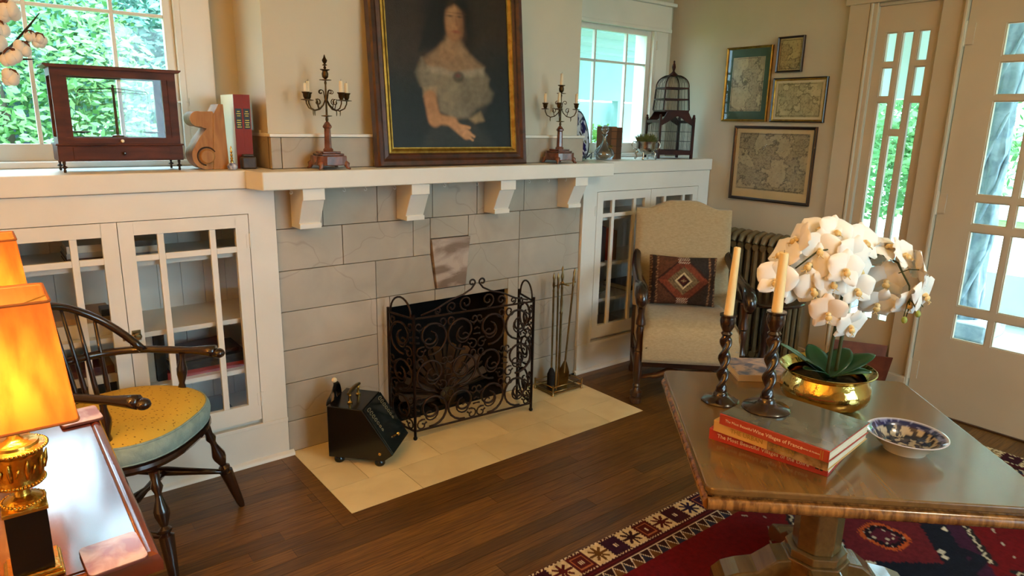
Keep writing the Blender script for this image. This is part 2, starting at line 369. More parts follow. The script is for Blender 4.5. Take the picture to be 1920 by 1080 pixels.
# windows
def window(name, xa, xb, label):
    cx = (xa+xb)/2; r = sroot(name, label)
    C = .108
    for (p, q) in ((xa-C, xa), (xb, xb+C)): bx('casing', paint, r, p, q, YB-.022, YB, ZT, WZ1+.002, bevel=.003)
    bx('casing', paint, r, xa-C-.012, xb+C+.012, YB-.028, YB, WZ1-.01, 2.055, bevel=.003)
    bx('casing', paint, r, xa-C-.035, xb+C+.035, YB-.05, YB, 2.055, 2.075, bevel=.004)
    bx('casing', paint, r, xa-C-.018, xb+C+.018, YB-.034, YB, 1.905, 1.925, bevel=.003)
    j = MB()
    j.box(xa, xa+.02, YB-.02, YB+.13, WZ0, WZ1).box(xb-.02, xb, YB-.02, YB+.13, WZ0, WZ1).box(xa, xb, YB-.02, YB+.13, WZ1-.02, WZ1)
    j.build('jamb', paint, r)
    bx('window_sill', paint, r, xa-C, xb+C, YB-.06, YB+.13, ZT-.0, ZT+.022, bevel=.004)
    y0, y1 = .366, .396; s = .034
    for (p, q, u, v) in ((xa+.02, xa+.02+s, 1.182, 1.91), (xb-.02-s, xb-.02, 1.182, 1.91), (xa+.02+s, xb-.02-s, 1.182, 1.241), (xa+.02+s, xb-.02-s, 1.876, 1.91)):
        bx('sash_rail', paint, r, p, q, y0, y1, u, v, bevel=.002)
    g0, g1 = xa+.02+s, xb-.02-s; m1, m2 = cx-.131, cx+.131
    for m_ in (m1, m2): bx('muntin', paint, r, m_-.0065, m_+.0065, y0+.004, y1-.004, 1.241, 1.876, bevel=.002)
    for p, q in ((g0, m1-.0065), (m1+.0065, m2-.0065), (m2+.0065, g1)):
        bx('muntin', paint, r, p, q, y0+.004, y1-.004, 1.702, 1.714, bevel=.002)
        for u, v in ((1.241, 1.702), (1.714, 1.876)): bx('pane', glass, r, p-.002, q+.002, .379, .383, u-.002, v+.002)
    la = MB().tube([(xb-.03, .36, 1.40), (xb-.005, .345, 1.40), (xb+.012, .338, 1.398)], .005, 6).box(xb+.006, xb+.016, .33, .345, 1.385, 1.415)
    la.build('latch', paint, r)
    for hz in (1.8, 1.3): bx('hinge', paint, r, xb+.001, xb+.011, .331, .34, hz, hz+.05, bevel=.002)
    return r
window('window_1', W1a, W1b, 'white casement window behind the wooden display case')
window('window_2', W2a, W2b, 'white casement window behind the birdcage and decanter')

# glazed entrance: sidelight and door on the right wall
en = sroot('trim_1', 'cream painted casing around the sidelight and glazed door')
for (a, b, x) in ((-.87, -.77, XE-.022), (-.905, -.87, XE-.012), (-1.295, -1.19, XE-.01), (-2.25, -2.13, XE-.022)):
    bx('casing', doorp, en, x, XE, a, b, 0, 1.96, bevel=.003)
bx('casing', doorp, en, XE-.03, XE, -2.27, -.75, 1.945, 2.09, bevel=.003)
bx('casing', doorp, en, XE-.05, XE, -2.29, -.73, 2.09, 2.115, bevel=.004)
bx('bead', doorp, en, XE-.03, XE, -1.302, -1.288, 0, 1.945, bevel=.004)
bx('bead', doorp, en, XE-.026, XE, -.885, -.873, 0, 1.945, bevel=.004)
bx('plinth_block', doorp, en, XE-.034, XE, -1.295, -1.19, 0, .155, bevel=.003)
bx('plinth_block', doorp, en, XE-.034, XE, -.88, -.765, 0, .155, bevel=.003)
def glazed(root, rects, m, x0, x1, ya, yb, z0, z1, cells):
    """solid leaf around a set of glazed openings: rails/stiles/muntins as pieces, one pane each"""
    ys = sorted({ya, yb} | {c[0] for c in cells} | {c[1] for c in cells}); zs = sorted({z0, z1} | {c[2] for c in cells} | {c[3] for c in cells})
    b = MB()
    for i in range(len(ys)-1):
        run = None
        for k in range(len(zs)-1):
            cy, cz = (ys[i]+ys[i+1])/2, (zs[k]+zs[k+1])/2
            hole = any(c[0] < cy < c[1] and c[2] < cz < c[3] for c in cells)
            if not hole:
                run = (run[0], zs[k+1]) if run else (zs[k], zs[k+1])
            if hole or k == len(zs)-2:
                if run: b.box(x0, x1, ys[i], ys[i+1], run[0], run[1])
                run = None
    b.build('leaf', m, root)
    for c in cells:
        bx('pane', glass, root, (x0+x1)/2-.002, (x0+x1)/2+.002, c[0]-.001, c[1]+.001, c[2]-.001, c[3]+.001)
        f = MB(); e = .005
        for (p, q, u, v) in ((c[0], c[0]+e, c[2], c[3]), (c[1]-e, c[1], c[2], c[3]), (c[0]+e, c[1]-e, c[2], c[2]+e), (c[0]+e, c[1]-e, c[3]-e, c[3])):
            f.box(x0+.006, (x0+x1)/2-.002, p, q, u, v)
        f.build('glazing_bead', m, root)
sl = sroot('window_3', 'narrow sidelight of small upright panes beside the front door')
c1, c2, c3 = (-1.001, -.948), (-1.076, -1.022), (-1.149, -1.097)
cells = []
for c in (c1, c3): cells += [c+(1.668, 1.806), c+(1.506, 1.645), c+(.70, 1.482)]
cells += [c2+(1.35, 1.806), c2+(.70, 1.325)]
for c in (c1, c2, c3): cells += [c+(.548, .677), c+(.394, .528)]
glazed(sl, None, doorp, XE+.012, XE+.05, -1.19, -.905, 0, 1.93, cells)
dr = sroot('door_1', 'cream front door with tall divided glass panes')
d1, d2, d3 = (-1.588, -1.450), (-1.815, -1.612), (-1.975, -1.839)
cells = []
for c in (d1, d2, d3): cells += [c+(1.669, 1.805), c+(1.506, 1.646), c+(1.071, 1.482), c+(.938, 1.042), c+(.552, .906), c+(.39, .516)]
glazed(dr, None, doorp, XE+.002, XE+.042, -2.125, -1.303, .008, 1.943, cells)
bx('threshold', brownwood, en, XE-.01, XE+.13, -2.13, -1.295, -.02, .008)
for hz in (1.77, 1.02, .20):
    h = MB().lathe([(.007, -.045), (.007, .045)], 10, T(XE-.012, -1.299, hz)).ball((XE-.012, -1.299, hz+.05), .008).ball((XE-.012, -1.299, hz-.05), .008)
    h.build('hinge', doorp, dr, smooth='a')
    bx('hinge', doorp, dr, XE-.004, XE+.002, -1.335, -1.303, hz-.045, hz+.045)
hk = MB().lathe([(.012, 0), (.012, .03), (.03, .045), (.032, .06), (.02, .075), (0, .078)], 16, T(XE+.002, -2.06, .98) @ Ry(R(-90)))
hk.build('door_knob', oldbrass, dr, smooth='a')
for (a, b) in ((-.77, -.0), (RY0, -2.25)):
    o = bx('baseboard_right', doorp, None, XE-.018, XE, a, b, 0, .15, bevel=.003); struct(o)

w4 = sroot('window_4', 'white window in the wall behind the viewer')
for (a, b, c, d) in ((.35, .41, .5, 2.35), (2.39, 2.45, .5, 2.35), (.41, 2.39, .5, .58), (.41, 2.39, 2.27, 2.35), (1.02, 1.06, .58, 2.27), (1.74, 1.78, .58, 2.27)):
    bx('sash_rail', paint, w4, a, b, RY0-.10, RY0-.04, c, d, bevel=.003)
for (a, b) in ((.41, 1.02), (1.06, 1.74), (1.78, 2.39)): bx('pane', glass, w4, a, b, RY0-.072, RY0-.068, .58, 2.27)
for (a, b, c, d) in ((.23, .35, .42, 2.47), (2.45, 2.57, .42, 2.47), (.35, 2.45, 2.35, 2.47), (.35, 2.45, .42, .5)): bx('casing', paint, w4, a, b, RY0, RY0+.02, c, d, bevel=.003)
# ------------------------------------------------------------------ built-in cabinets, counter, mantel
door_panel_m = paint
handle_proto = {}
def cabinet(x0, label, mirror=False):
    r = thing('built_in_cabinet', label, 'cabinet', (x0, 0, 0)); Wd = 1.067
    # carcass (open box behind the face frame)
    bx('side_panel', paint, r, .004, .022, .012, .35, .0, ZB-.004); bx('side_panel', paint, r, Wd-.022, Wd-.004, .012, .35, 0, ZB-.004)
    for i in range(12):
        a = .022+(Wd-.044)*i/12; b = .022+(Wd-.044)*(i+1)/12
        bx('back_board', paint, r, a+.0008, b-.0008, .335, .350, .16, ZB-.004)
    bx('bottom_panel', paint, r, .022, Wd-.022, .012, .335, .16, .178)
    for z in (.375, .58, .838): bx('shelf', paint, r, .022, Wd-.022, .022, .335, z, z+.018)
    # face frame
    f0, f1 = .106, .962
    bx('face_frame', paint, r, .004, f0-.0015, -.015, .012, .163, ZB-.002); bx('face_frame', paint, r, f1+.0015, Wd-.004, -.015, .012, .163, ZB-.002)
    bx('face_frame', paint, r, f0-.0015, f1+.0015, -.015, .012, 1.0005, ZB-.002)
    bx('base', paint, r, .004, Wd-.004, -.018, .012, 0, .163, bevel=.003)
    bx('base_ledge', paint, r, .004, Wd-.004, -.021, -.018, .15, .166, bevel=.002)
    sm = MB().prism([(-.018, 0), (-.036, 0), (-.034, .008), (-.028, .015), (-.018, .02)], None, 'x', -.012, Wd+.012 if x0 < 0 else Wd-.004)
    sm.build('shoe_moulding', paint, r, smooth='a')
    mid = (f0+f1)/2
    for k, (a, b) in enumerate(((f0, mid), (mid, f1))):
        d = bx('door', paint, r, a+.0012, a+.047 if k == 0 else a+.047, -.0155, .006, .1835, .998)
        # stiles and rails
        st = .047; a_, b_ = a+.0012, b-.0012
        bx('stile', paint, d, b_-st, b_, -.0155, .006, .1835, .998)
        bx('rail', paint, d, a_+st-.001, b_-st+.001, -.0155, .006, .9515, .998); bx('rail', paint, d, a_+st-.001, b_-st+.001, -.0155, .006, .1835, .2525)
        xs = [a_+st-.002, a_+st+.070, a_+st+.091, b_-st-.091, b_-st-.070, b_-st+.002]
        for m_ in ((xs[1], xs[2]), (xs[3], xs[4])): bx('muntin', paint, d, m_[0], m_[1], -.0135, .002, .2525, .9515, bevel=.0015)
        for p, q in ((xs[0], xs[1]), (xs[2], xs[3]), (xs[4], xs[5])):
            bx('muntin', paint, d, p, q, -.0135, .002, .860, .881, bevel=.0015)
            for u, v in ((.2525, .860), (.881, .9515)): bx('pane', cabglass, d, p-.001, q+.001, -.006, -.003, u-.001, v+.001)
        for hz in (.27, .90):
            hxp = a_-.002 if k == 0 else b_+.002
            h = MB().lathe([(.0035, -.028), (.0035, .028)], 8, T(hxp, -.0175, hz)).box(hxp-.013, hxp+.013, -.0172, -.0155, hz-.026, hz+.026)
            h.build('hinge', paint, d)
        if k == 1:
            kn = MB().box(a_+.008, a_+.034, -.020, -.0155, .586, .622).box(a_-.022, a_-.004, -.020, -.0155, .59, .618)
            kn.tube([(a_-.012, -.024, .604), (a_+.012, -.024, .604)], .006, 8).lathe([(.006, 0), (.006, .008), (.0125, .014), (.013, .02), (.009, .026), (0, .027)], 12, T(a_+.021, -.02, .604) @ Rx(R(90)))
            ko = kn.build('latch', oldbrass, d, smooth='a'); ko['label'] = 'aged brass cupboard latch'
    return r
cabinet(XW, 'cream built-in bookcase left of the fireplace with a brass latch and glazed doors')
cabinet(XR, 'white built-in bookcase right of the fireplace, half hidden by the armchair')
ct = bx('counter_shelf', paint, None, XW+.001, -.001, -.027, YB-.001, ZB, ZT-.0005, bevel=.004)
tag(ct, 'white counter top over the left bookcase under the display case', 'counter')
ct2 = bx('counter_shelf', paint, None, XR+.001, XE-.001, -.027, YB-.001, ZB, ZT-.0005, bevel=.004)
tag(ct2, 'white counter top over the right bookcase under the birdcage', 'counter')
mr = thing('mantel_shelf', 'long white wooden mantel shelf on four brackets above the fireplace', 'mantel', (0, 0, 0))
poly = [(-.086, -.145), (1.691, -.145), (1.691, -.0278), (XR, -.0278), (XR, -.001), (0, -.001), (0, -.0278), (-.11, -.0278)]
MB().prism(poly, None, 'z', ZB, ZT).build('shelf_board', paint, mr, bevel=.004)
prof = [(0, .938), (0, ZB), (-.132, ZB), (-.132, 1.050), (-.124, 1.050), (-.078, .958), (-.088, .958), (-.088, .938)]
for i in range(4):
    x = .062+.4585*i
    o = MB().prism(prof, None, 'x', x, x+.086).build('bracket', paint, mr, bevel=.002)
for x in (.03, .24, .33, .46, .70, .87, 1.17, 1.29, 1.40):
    h = MB().tube([(x, -.1, ZB), (x, -.1, ZB-.008)]+[(x+.006*sin(a), -.1, ZB-.014-.006*-cos(a)) for a in [PI*k/5*1.5 for k in range(6)]], .0012, 5)
    h.build('cup_hook', paint, mr, smooth=True)

# ------------------------------------------------------------------ books
def cover(name, col, rough=.45): return mat('cover_'+name, col, rough, bump=.06, bscale=200, coat=.1)
def book(label, x, y, z, w, t, h, col, rot=(0, 0, 0), group=None, stand=True, col_pages=None):
    """book with local frame: spine facing -y, thickness along x, height along z (upright)"""
    r = thing('book', label, 'book', (x, y, z), 0, group); r.rotation_euler = rot
    m = cover(col, col)
    bx('page_block', paper, r, -t/2+.0025, t/2-.0025, .004, w-.003, .003, h-.003)
    cv = MB().box(-t/2, -t/2+.0025, 0, w, 0, h).box(t/2-.0025, t/2, 0, w, 0, h).box(-t/2+.0025, t/2-.0025, 0, .003, 0, h)
    cv.build('cover', m, r)
    return r
FLAT = (0, R(90), 0)
def flat_book(label, cx, y, z, w, t, h, col, rz=0, group=None):
    """lying book, spine towards -y (before rz); centre of spine at cx,y ; thickness up"""
    r = thing('book', label, 'book', (cx, y, z), rz, group); m = cover(col, col)
    bx('page_block', paper, r, -h/2+.003, h/2-.003, .004, w-.004, .0025, t-.0025)
    MB().box(-h/2, h/2, 0, w, 0, .0025).box(-h/2, h/2, 0, w, t-.0025, t).box(-h/2, h/2, 0, .003, .0025, t-.0025).build('cover', m, r, bevel=.0008)
    return r
# inside the left bookcase
S1, S2, S3, S0 = .393, .598, .856, .178
book('tall pale grey book leaning beside the black one in the left bookcase', -.463, .07, S1, .15, .026, .185, 'a49c8e')
book('black upright book between the grey book and the red pile', -.430, .06, S1, .15, .034, .19, '0c0b0a')
flat_book('red flat book at the bottom of the pile in the left bookcase', -.27, .055, S1, .22, .026, .29, '8c2420')
flat_book('large black glossy book in the middle of the flat pile', -.265, .05, S1+.026, .22, .032, .28, '14120f')
flat_book('dark brown picture book on top of the flat pile', -.27, .07, S1+.058, .2, .012, .25, '38281a', rz=R(8))
flat_book('dark book with white spine letters on the lower shelf', -.70, .05, S1+.1-.1, .2, .035, .24, '1c1614')
flat_book('cream book lying on the dark lettered book', -.69, .05, S1+.035, .2, .03, .25, 'd8cfba')
flat_book('maroon book lying above the cream book', -.70, .06, S1+.065, .19, .03, .24, '4a1a16')
flat_book('white boxed volume on the middle shelf behind the chair spindles', -.66, .06, S2, .2, .05, .26, 'd2c8b0')
flat_book('tan book on the white boxed volume', -.66, .07, S2+.05, .19, .02, .2, '9c7a4c')
k = bx('tape_box', mat('black_plastic', '0a0a0a', .4), None, -.60, -.56, .05, .12, S2+.0705, S2+.095, bevel=.003)
tag(k, 'small black box resting on the tan book', 'box')
flat_book('dark red book at the bottom of the top shelf stack', -.60, .07, S3, .18, .018, .16, '3e1414')
flat_book('grey book in the top shelf stack', -.60, .07, S3+.018, .18, .018, .155, '9aa0a4')
flat_book('white book in the top shelf stack by the door gap', -.60, .07, S3+.036, .18, .025, .15, 'cfc6b4')
flat_book('blue grey book under the small stack on the top shelf', -.445, .07, S3, .18, .02, .13, '66717a')
flat_book('pale book in the small top shelf stack', -.45, .07, S3+.02, .18, .022, .11, 'b8b2a6')
flat_book('black book topping the small top shelf stack', -.44, .075, S3+.042, .17, .02, .12, '17171a')
flat_book('dark blue book lying on the lowest shelf of the left bookcase', -.30, .08, S0, .2, .03, .24, '20303c')
# inside the right bookcase
for i, (t, c, lab) in enumerate(((.026, '15151c', 'black'), (.022, '2c2c3a', 'dark navy'), (.024, '3a3a48', 'slate'))):
    book(lab+' upright book at the left end of the upper shelf in the right bookcase', 1.795+i*.026, .05, S2, .15, t, .215-.01*i, c)
book('bright red upright book in the right bookcase', 1.905, .05, S2, .15, .03, .185, 'a82414')
book('brown upright book beside the red one in the right bookcase', 1.936, .05, S2, .15, .026, .17, '5a3a24')
book('dark green book behind the chair in the right bookcase', 2.35, .06, S2, .15, .04, .2, '1c2c20')
ds = MB().lathe([(.0, .0), (.03, .002), (.055, .012), (.075, .03), (.078, .03), (.057, .010), (.03, .0), (0, -.001+.002)], 24)
o = ds.build('glass_dish', mat('pale_glaze', 'c8cbb8', .2, coat=.4), None, smooth=True); o.location = (1.85, .13, S1+.0005); tag(o, 'shallow pale dish on the low shelf of the right bookcase', 'dish')
flat_book('dark brown book on the low shelf of the right bookcase', 2.2, .06, S1, .2, .03, .25, '2a1c12')
# ------------------------------------------------------------------ things on the mantel and counters
mbase = mat('red_brown_marble', '4a2a20', .25, col2='7a4c3c', nscale=26, detail=6, coat=.3)
def candle(label, x, y, z, r0, r1, h, m, group=None, lean=(0, 0)):
    t = thing('candle', label, 'candle', (x, y, z), 0, group); t.rotation_euler = (lean[0], lean[1], 0)
    MB().lathe([(r0, 0), (r1, h-.002), (r1*.75, h), (r1*.3, h-.001), (0, h-.001)], 14).build('wax_stick', m, t, smooth='a')
    MB().tube([(0, 0, h-.002), (.0006, 0, h+.003), (.001, .0005, h+.006)], .0006, 5).build('wick', soot, t); return t
def candelabrum(label, loc, angs, finial, side, candles):
    r = thing('candelabrum', label, 'candelabrum', loc)
    b = MB(); b.prism([(-.052, -.05), (-.03, -.058), (.03, -.058), (.052, -.05), (.058, -.03), (.058, .03), (.052, .05), (.03, .058), (-.03, .058), (-.052, .05), (-.058, .03), (-.058, -.03)], None, 'z', .016, .052)
    b.prism([(-.045, -.045), (.045, -.045), (.045, .045), (-.045, .045)], None, 'z', .052, .060)
    b.prism([(-.036, -.036), (.036, -.036), (.036, .036), (-.036, .036)], None, 'z', .060, .068)
    b.build('base', mbase, r, bevel=.003)
    for sx in (-1, 1):
        for sy in (-1, 1):
            MB().tube([(sx*.04, sy*.04, .03), (sx*.054, sy*.05, .018), (sx*.053, sy*.053, .008), (sx*.062, sy*.058, .003)], [.012, .011, .007, .003], 8).build('foot', mbase, r, smooth=True)
    MB().lathe([(.019, .068), (.02, .074), (.0145, .08), (.0125, .15), (.0135, .152), (.018, .156), (.018, .16), (.010, .172), (.004, .178)], 8).build('column', mbase, r)
    MB().lathe([(.004, .176), (.006, .186), (.004, .194), (.020, .197), (.020, .199), (.004, .201), (.0035, .25), (.006, .262), (.0035, .275), (.003, .31), (.005, .318), (.003, .325),
                (.022, .327), (.022, .329), (.004, .331), (.011, .338), (.0125, .35), (.009, .36), (.018, .364), (.018, .366), (0, .367)], 14).build('stem', bronze, r, smooth='a')
    if finial:
        MB().lathe([(.003, .366), (.006, .372), (.0025, .378), (.009, .380), (.009, .382), (.003, .385), (.008, .392), (.010, .398), (.005, .406), (.0015, .417), (0, .419)], 10).build('finial', bronze, r, smooth='a')
    for a in angs:
        d = Vector((cos(a), sin(a), 0)); P = lambda q, z: (d.x*q, d.y*q, z)
        ap = [P(.004, .255), P(.012, .238), P(.028, .222), P(.048, .217), P(.066, .226), P(.074, .242), P(.075, .254)]
        ao = MB().tube(ap, .0025, 6).build('arm', bronze, r, smooth=True)
        sp = [P(.034+.013*(1-k/14)*cos(1.2+k*.55), .247+.013*(1-k/14)*sin(1.2+k*.55)) for k in range(13)]
        MB().tube([P(.03, .222)]+sp, .0018, 5).build('scroll', bronze, ao, smooth=True)
        sp2 = [P(.020+.012*(1-k/14)*cos(3.4-k*.55), .283+.012*(1-k/14)*sin(3.4-k*.55)) for k in range(13)]
        MB().tube([P(.004, .255)]+sp2, .0018, 5).build('scroll', bronze, ao, smooth=True)
        MB().tube([P(.05, .217), P(.05, .205), P(.049, .198)], [.002, .002, .001], 5).build('drop', bronze, ao)
        MB().lathe([(0, .252), (.019, .254), (.019, .256), (.006, .258), (.010, .266), (.011, .276), (.015, .281), (.015, .283), (0, .283)], 12, T(d.x*.075, d.y*.075, 0)).build('candle_cup', bronze, ao, smooth='a')
    for (q, z, h, lab) in candles:
        x, y = (0, 0) if q is None else (cos(angs[q])*.075, sin(angs[q])*.075)
        candle(lab, loc[0]+x, loc[1]+y, loc[2]+z, .0075, .0065, h, wax2, 'candelabra candles')
    return r
yw = R(-38)
aL = [PI-.28+yw, PI+.3+yw+.25, .28+yw, -.25+yw-.25]
candelabrum('bronze candelabrum with pointed finial left of the portrait on marble base', (.193, -.074, ZT), aL, True, 0,
            [(0, .284, .040, 'outer left stub candle on the candelabrum left of the portrait'), (1, .284, .030, 'inner left stub candle on the candelabrum left of the portrait'),
             (2, .284, .035, 'far right candle on the candelabrum left of the portrait'), (3, .284, .040, 'near right candle on the candelabrum left of the portrait')])
aR = [PI+.05+yw, -1.75+yw, .05+yw, 1.6+yw]
candelabrum('bronze candelabrum with a tall top candle right of the portrait', (1.375, -.074, ZT), aR, False, 0,
            [(None, .367, .052, 'tallest candle in the top cup of the candelabrum right of the portrait'), (0, .284, .042, 'left arm candle of the candelabrum right of the portrait'),
             (1, .284, .044, 'front arm candle of the candelabrum right of the portrait'), (2, .284, .044, 'right arm candle of the candelabrum right of the portrait')])

# portrait leaning on the breast
pt = thing('framed_painting', 'dark oil portrait of a seated woman in a pale gown, wood and gilt frame', 'painting', (.793, -.052, ZT))
pt.rotation_euler = (R(-5.2), 0, 0)
PW, PH = .77, .97; fw_ = .055; gw = .024
fm = mat('walnut_frame', '2e160b', .35, col2='4a2512', nscale=8, stretch=(3, 3, 3), coat=.3)
def mould(x0, x1, z0, z1, wd, prof, m, name, parent):
    """four mitred frame members with a moulded section; prof: (inward fraction 0..1, y)"""
    for side in range(4):
        b = MB(); L = []
        for (t, y) in prof:
            i = t*wd
            if side == 0: L.append([(x0+i, y, z0+i), (x1-i, y, z0+i)])
            if side == 1: L.append([(x1-i, y, z0+i), (x1-i, y, z1-i)])
            if side == 2: L.append([(x1-i, y, z1-i), (x0+i, y, z1-i)])
            if side == 3: L.append([(x0+i, y, z1-i), (x0+i, y, z0+i)])
        n = len(L)
        for p, q in L: b.v += [Vector(p), Vector(q)]
        for k in range(n-1): b.f.append((2*k, 2*k+1, 2*k+3, 2*k+2))
        b.f.append((2*n-2, 2*n-1, 1, 0)); b.f.append(tuple(2*k for k in range(n))); b.f.append(tuple(2*k+1 for k in range(n-1, -1, -1)))
        b.build(name, m, parent)
mould(-PW/2, PW/2, 0, PH, fw_, [(0, .02), (0, -.014), (.12, -.022), (.4, -.02), (.6, -.012), (.85, -.016), (1, -.010), (1, .02)], fm, 'frame_rail', pt)
mould(-PW/2+fw_, PW/2-fw_, fw_, PH-fw_, gw, [(0, .018), (0, -.010), (.3, -.012), (.8, -.003), (1, -.003), (1, .018)], goldleaf, 'gilt_slip', pt)
cx0, cz0, cw, ch = -PW/2+fw_+gw, fw_+gw, PW-2*(fw_+gw), PH-2*(fw_+gw)
cv = MB().grid(lambda u, v: (cx0-.003+(cw+.006)*u, .002, cz0-.003+(ch+.006)*v), 150, 190).build('canvas', attr_mat('oil_paint', .42, bump=.15, bscale=240, mottling=.16, mscale=26), pt, raw=True)
def sm(a, b, x):
    t = min(1, max(0, (x-a)/(b-a))); return t*t*(3-2*t)
def capsule(p, a, b, ra, rb):
    ax, ay = p[0]-a[0], p[1]-a[1]; bx_, by = b[0]-a[0], b[1]-a[1]; t = max(0, min(1, (ax*bx_+ay*by)/(bx_*bx_+by*by)))
    return math.hypot(ax-bx_*t, ay-by*t)-(ra+(rb-ra)*t)
def ell(p, c, rx, ry): return (math.hypot((p[0]-c[0])/rx, (p[1]-c[1])/ry)-1)*min(rx, ry)
def inpoly(p, poly):
    d = 1e9; ins = False; n = len(poly)
    for i in range(n):
        a, b = poly[i], poly[(i+1) % n]; d = min(d, capsule(p, a, b, 0, 0))
        if (a[1] > p[1]) != (b[1] > p[1]) and p[0] < (b[0]-a[0])*(p[1]-a[1])/(b[1]-a[1])+a[0]: ins = not ins
    return -d if ins else d
def portrait(co):
    # units: zoomed photo pixels of the canvas, x 150..900, y 912 at the bottom edge
    p = (150+750*(co.x-cx0)/cw, 912-1205*(co.z-cz0)/ch)
    n = noise.noise(Vector((p[0]*.012, p[1]*.012, 1)))*8; n2 = noise.noise(Vector((p[0]*.04, p[1]*.04, 5)))
    c = Vector(lin('2a2018')).lerp(Vector(lin('141a1c')), sm(250, 560, p[1]+.2*(p[0]-500)))
    def lay(col, d, soft, k=1.0):
        nonlocal c
        c = c.lerp(Vector(lin(col)), k*(1-sm(-soft, soft, d+n)))
    lay('0f0a08', ell(p, (520, 150), 150, 300), 70)
    lay('0c0807', ell(p, (545, 90), 95, 120), 20)
    lay('2c2f2c', inpoly(p, [(400, 720), (640, 690), (790, 912), (320, 912)]), 45, .8)
    lay('7d6449', inpoly(p, [(350, 380), (440, 300), (500, 230), (590, 240), (640, 320), (735, 395), (720, 440), (560, 455), (370, 430)]), 22)
    lay('93714f', ell(p, (520, 300), 60, 70), 40, .5)
    lay('6f6654', inpoly(p, [(345, 370), (380, 420), (560, 455), (730, 420), (770, 470), (740, 560), (690, 640), (620, 720), (520, 740), (430, 690), (420, 560), (330, 540), (310, 460)]), 20)
    lay('8c8370', inpoly(p, [(370, 410), (550, 440), (735, 400), (730, 450), (560, 480), (370, 450)]), 16, .75)
    lay('5a5344', ell(p, (650, 600), 80, 90), 50, .6)
    lay('83785f', ell(p, (500, 560), 60, 100), 60, .4)
    lay('6b6250', inpoly(p, [(690, 430), (790, 560), (770, 620), (690, 660), (640, 600)]), 24, .8)
    lay('927e60', inpoly(p, [(340, 540), (430, 540), (430, 600), (345, 600)]), 14, .7)
    lay('9a6f4a', capsule(p, (385, 600), (405, 750), 36, 38), 14)
    lay('a37850', capsule(p, (410, 735), (520, 750), 38, 26), 14)
    lay('a87c56', capsule(p, (520, 765), (600, 835), 28, 32), 12)
    lay('b0835c', capsule(p, (580, 800), (650, 845), 11, 8), 7)
    lay('b0835c', capsule(p, (590, 830), (640, 868), 11, 8), 7); lay('b0835c', capsule(p, (560, 775), (622, 788), 10, 7), 7)
    lay('97805c', inpoly(p, [(630, 730), (700, 680), (720, 740), (660, 760)]), 16, .7)
    lay('2f2a22', ell(p, (565, 470), 38, 34), 12, .75); lay('6a3030', ell(p, (562, 462), 16, 12), 8, .6)
    lay('8a6443', ell(p, (553, 140), 58, 112), 14)
    lay('9c7550', ell(p, (545, 110), 40, 80), 30, .7)
    lay('5a3c28', ell(p, (600, 150), 22, 90), 22, .6)
    for ex in (533, 588): lay('2a1a12', ell(p, (ex, 100), 17, 6), 7, .8); lay('3a2518', ell(p, (ex, 80), 24, 4), 7, .6)
    lay('6a4630', capsule(p, (566, 105), (570, 150), 5, 10), 9, .55); lay('7d3a2c', ell(p, (563, 192), 22, 7), 7, .7)
    lay('0d0908', inpoly(p, [(460, 0), (640, 0), (630, 60), (560, 28), (500, 70), (490, 250), (440, 290), (330, 330), (400, 120)]), 18, .9)
    c = c*(1+.12*n2); return tuple(max(0, x) for x in c)
colour(cv, portrait)
bx('backing_board', fm, pt, -PW/2+.02, PW/2-.02, .012, .018, .02, PH-.02)

# --- left counter: display case with balance, scroll bookend, books, bottle, small box
gc = thing('display_case', 'glazed dark wood case on thin iron legs holding a balance, before the left window', 'display case', (-.478, .125, ZT))
hw, hd = .186, .075
for sx in (-1, 1):
    for sy in (-1, 1):
        MB().lathe([(.0035, 0), (.0045, .006), (.003, .012), (.009, .016), (.009, .018), (.003, .022), (.005, .030), (.005, .036)], 8, T(sx*(hw-.014), sy*(hd-.012), 0)).build('leg', iron, gc, smooth='a')
bx('base', casewood, gc, -hw, hw, -hd, hd, .036, .086, bevel=.002)
dr_ = bx('drawer', casewood, gc, -hw+.042, hw-.042, -hd-.003, -hd, .041, .081, bevel=.001)
MB().lathe([(.003, 0), (.003, .005), (.006, .009), (.004, .013), (0, .014)], 10, T(0, -hd-.003, .061) @ Rx(R(90))).build('knob', darkwood, dr_, smooth='a')
bx('base_moulding', casewood, gc, -hw-.004, hw+.004, -hd-.004, hd+.004, .086, .092, bevel=.002)
ww = .168; wd_ = .062
for sx in (-1, 1):
    for sy in (-1, 1): bx('post', casewood, gc, sx*ww-.013, sx*ww+.013, sy*wd_-.009, sy*wd_+.009, .092, .328)
for sy in (-1, 1):
    bx('rail', casewood, gc, -ww+.013, ww-.013, sy*wd_-.009, sy*wd_+.009, .092, .112); bx('rail', casewood, gc, -ww+.013, ww-.013, sy*wd_-.009, sy*wd_+.009, .304, .328)
    pw = ww-.031
    bx('sash_rail', casewood, gc, -ww+.013, -pw, sy*wd_-.006, sy*wd_+.006, .112, .304); bx('sash_rail', casewood, gc, pw, ww-.013, sy*wd_-.006, sy*wd_+.006, .112, .304)
    bx('pane', glass, gc, -pw, pw, sy*wd_-.0015, sy*wd_+.0015, .112, .304)
for sx in (-1, 1):
    bx('rail', casewood, gc, sx*ww-.013, sx*ww+.013, -wd_+.009, wd_-.009, .092, .112); bx('rail', casewood, gc, sx*ww-.013, sx*ww+.013, -wd_+.009, wd_-.009, .304, .328)
    bx('pane', glass, gc, sx*ww-.0015, sx*ww+.0015, -wd_+.009, wd_-.009, .112, .304)
MB().prism([(-hw-.004, .328), (hw+.004, .328), (hw+.012, .334), (hw+.012, .338), (-hw-.012, .338), (-hw-.012, .334)], None, 'y', -hd-.012, hd+.012).build('top', casewood, gc)
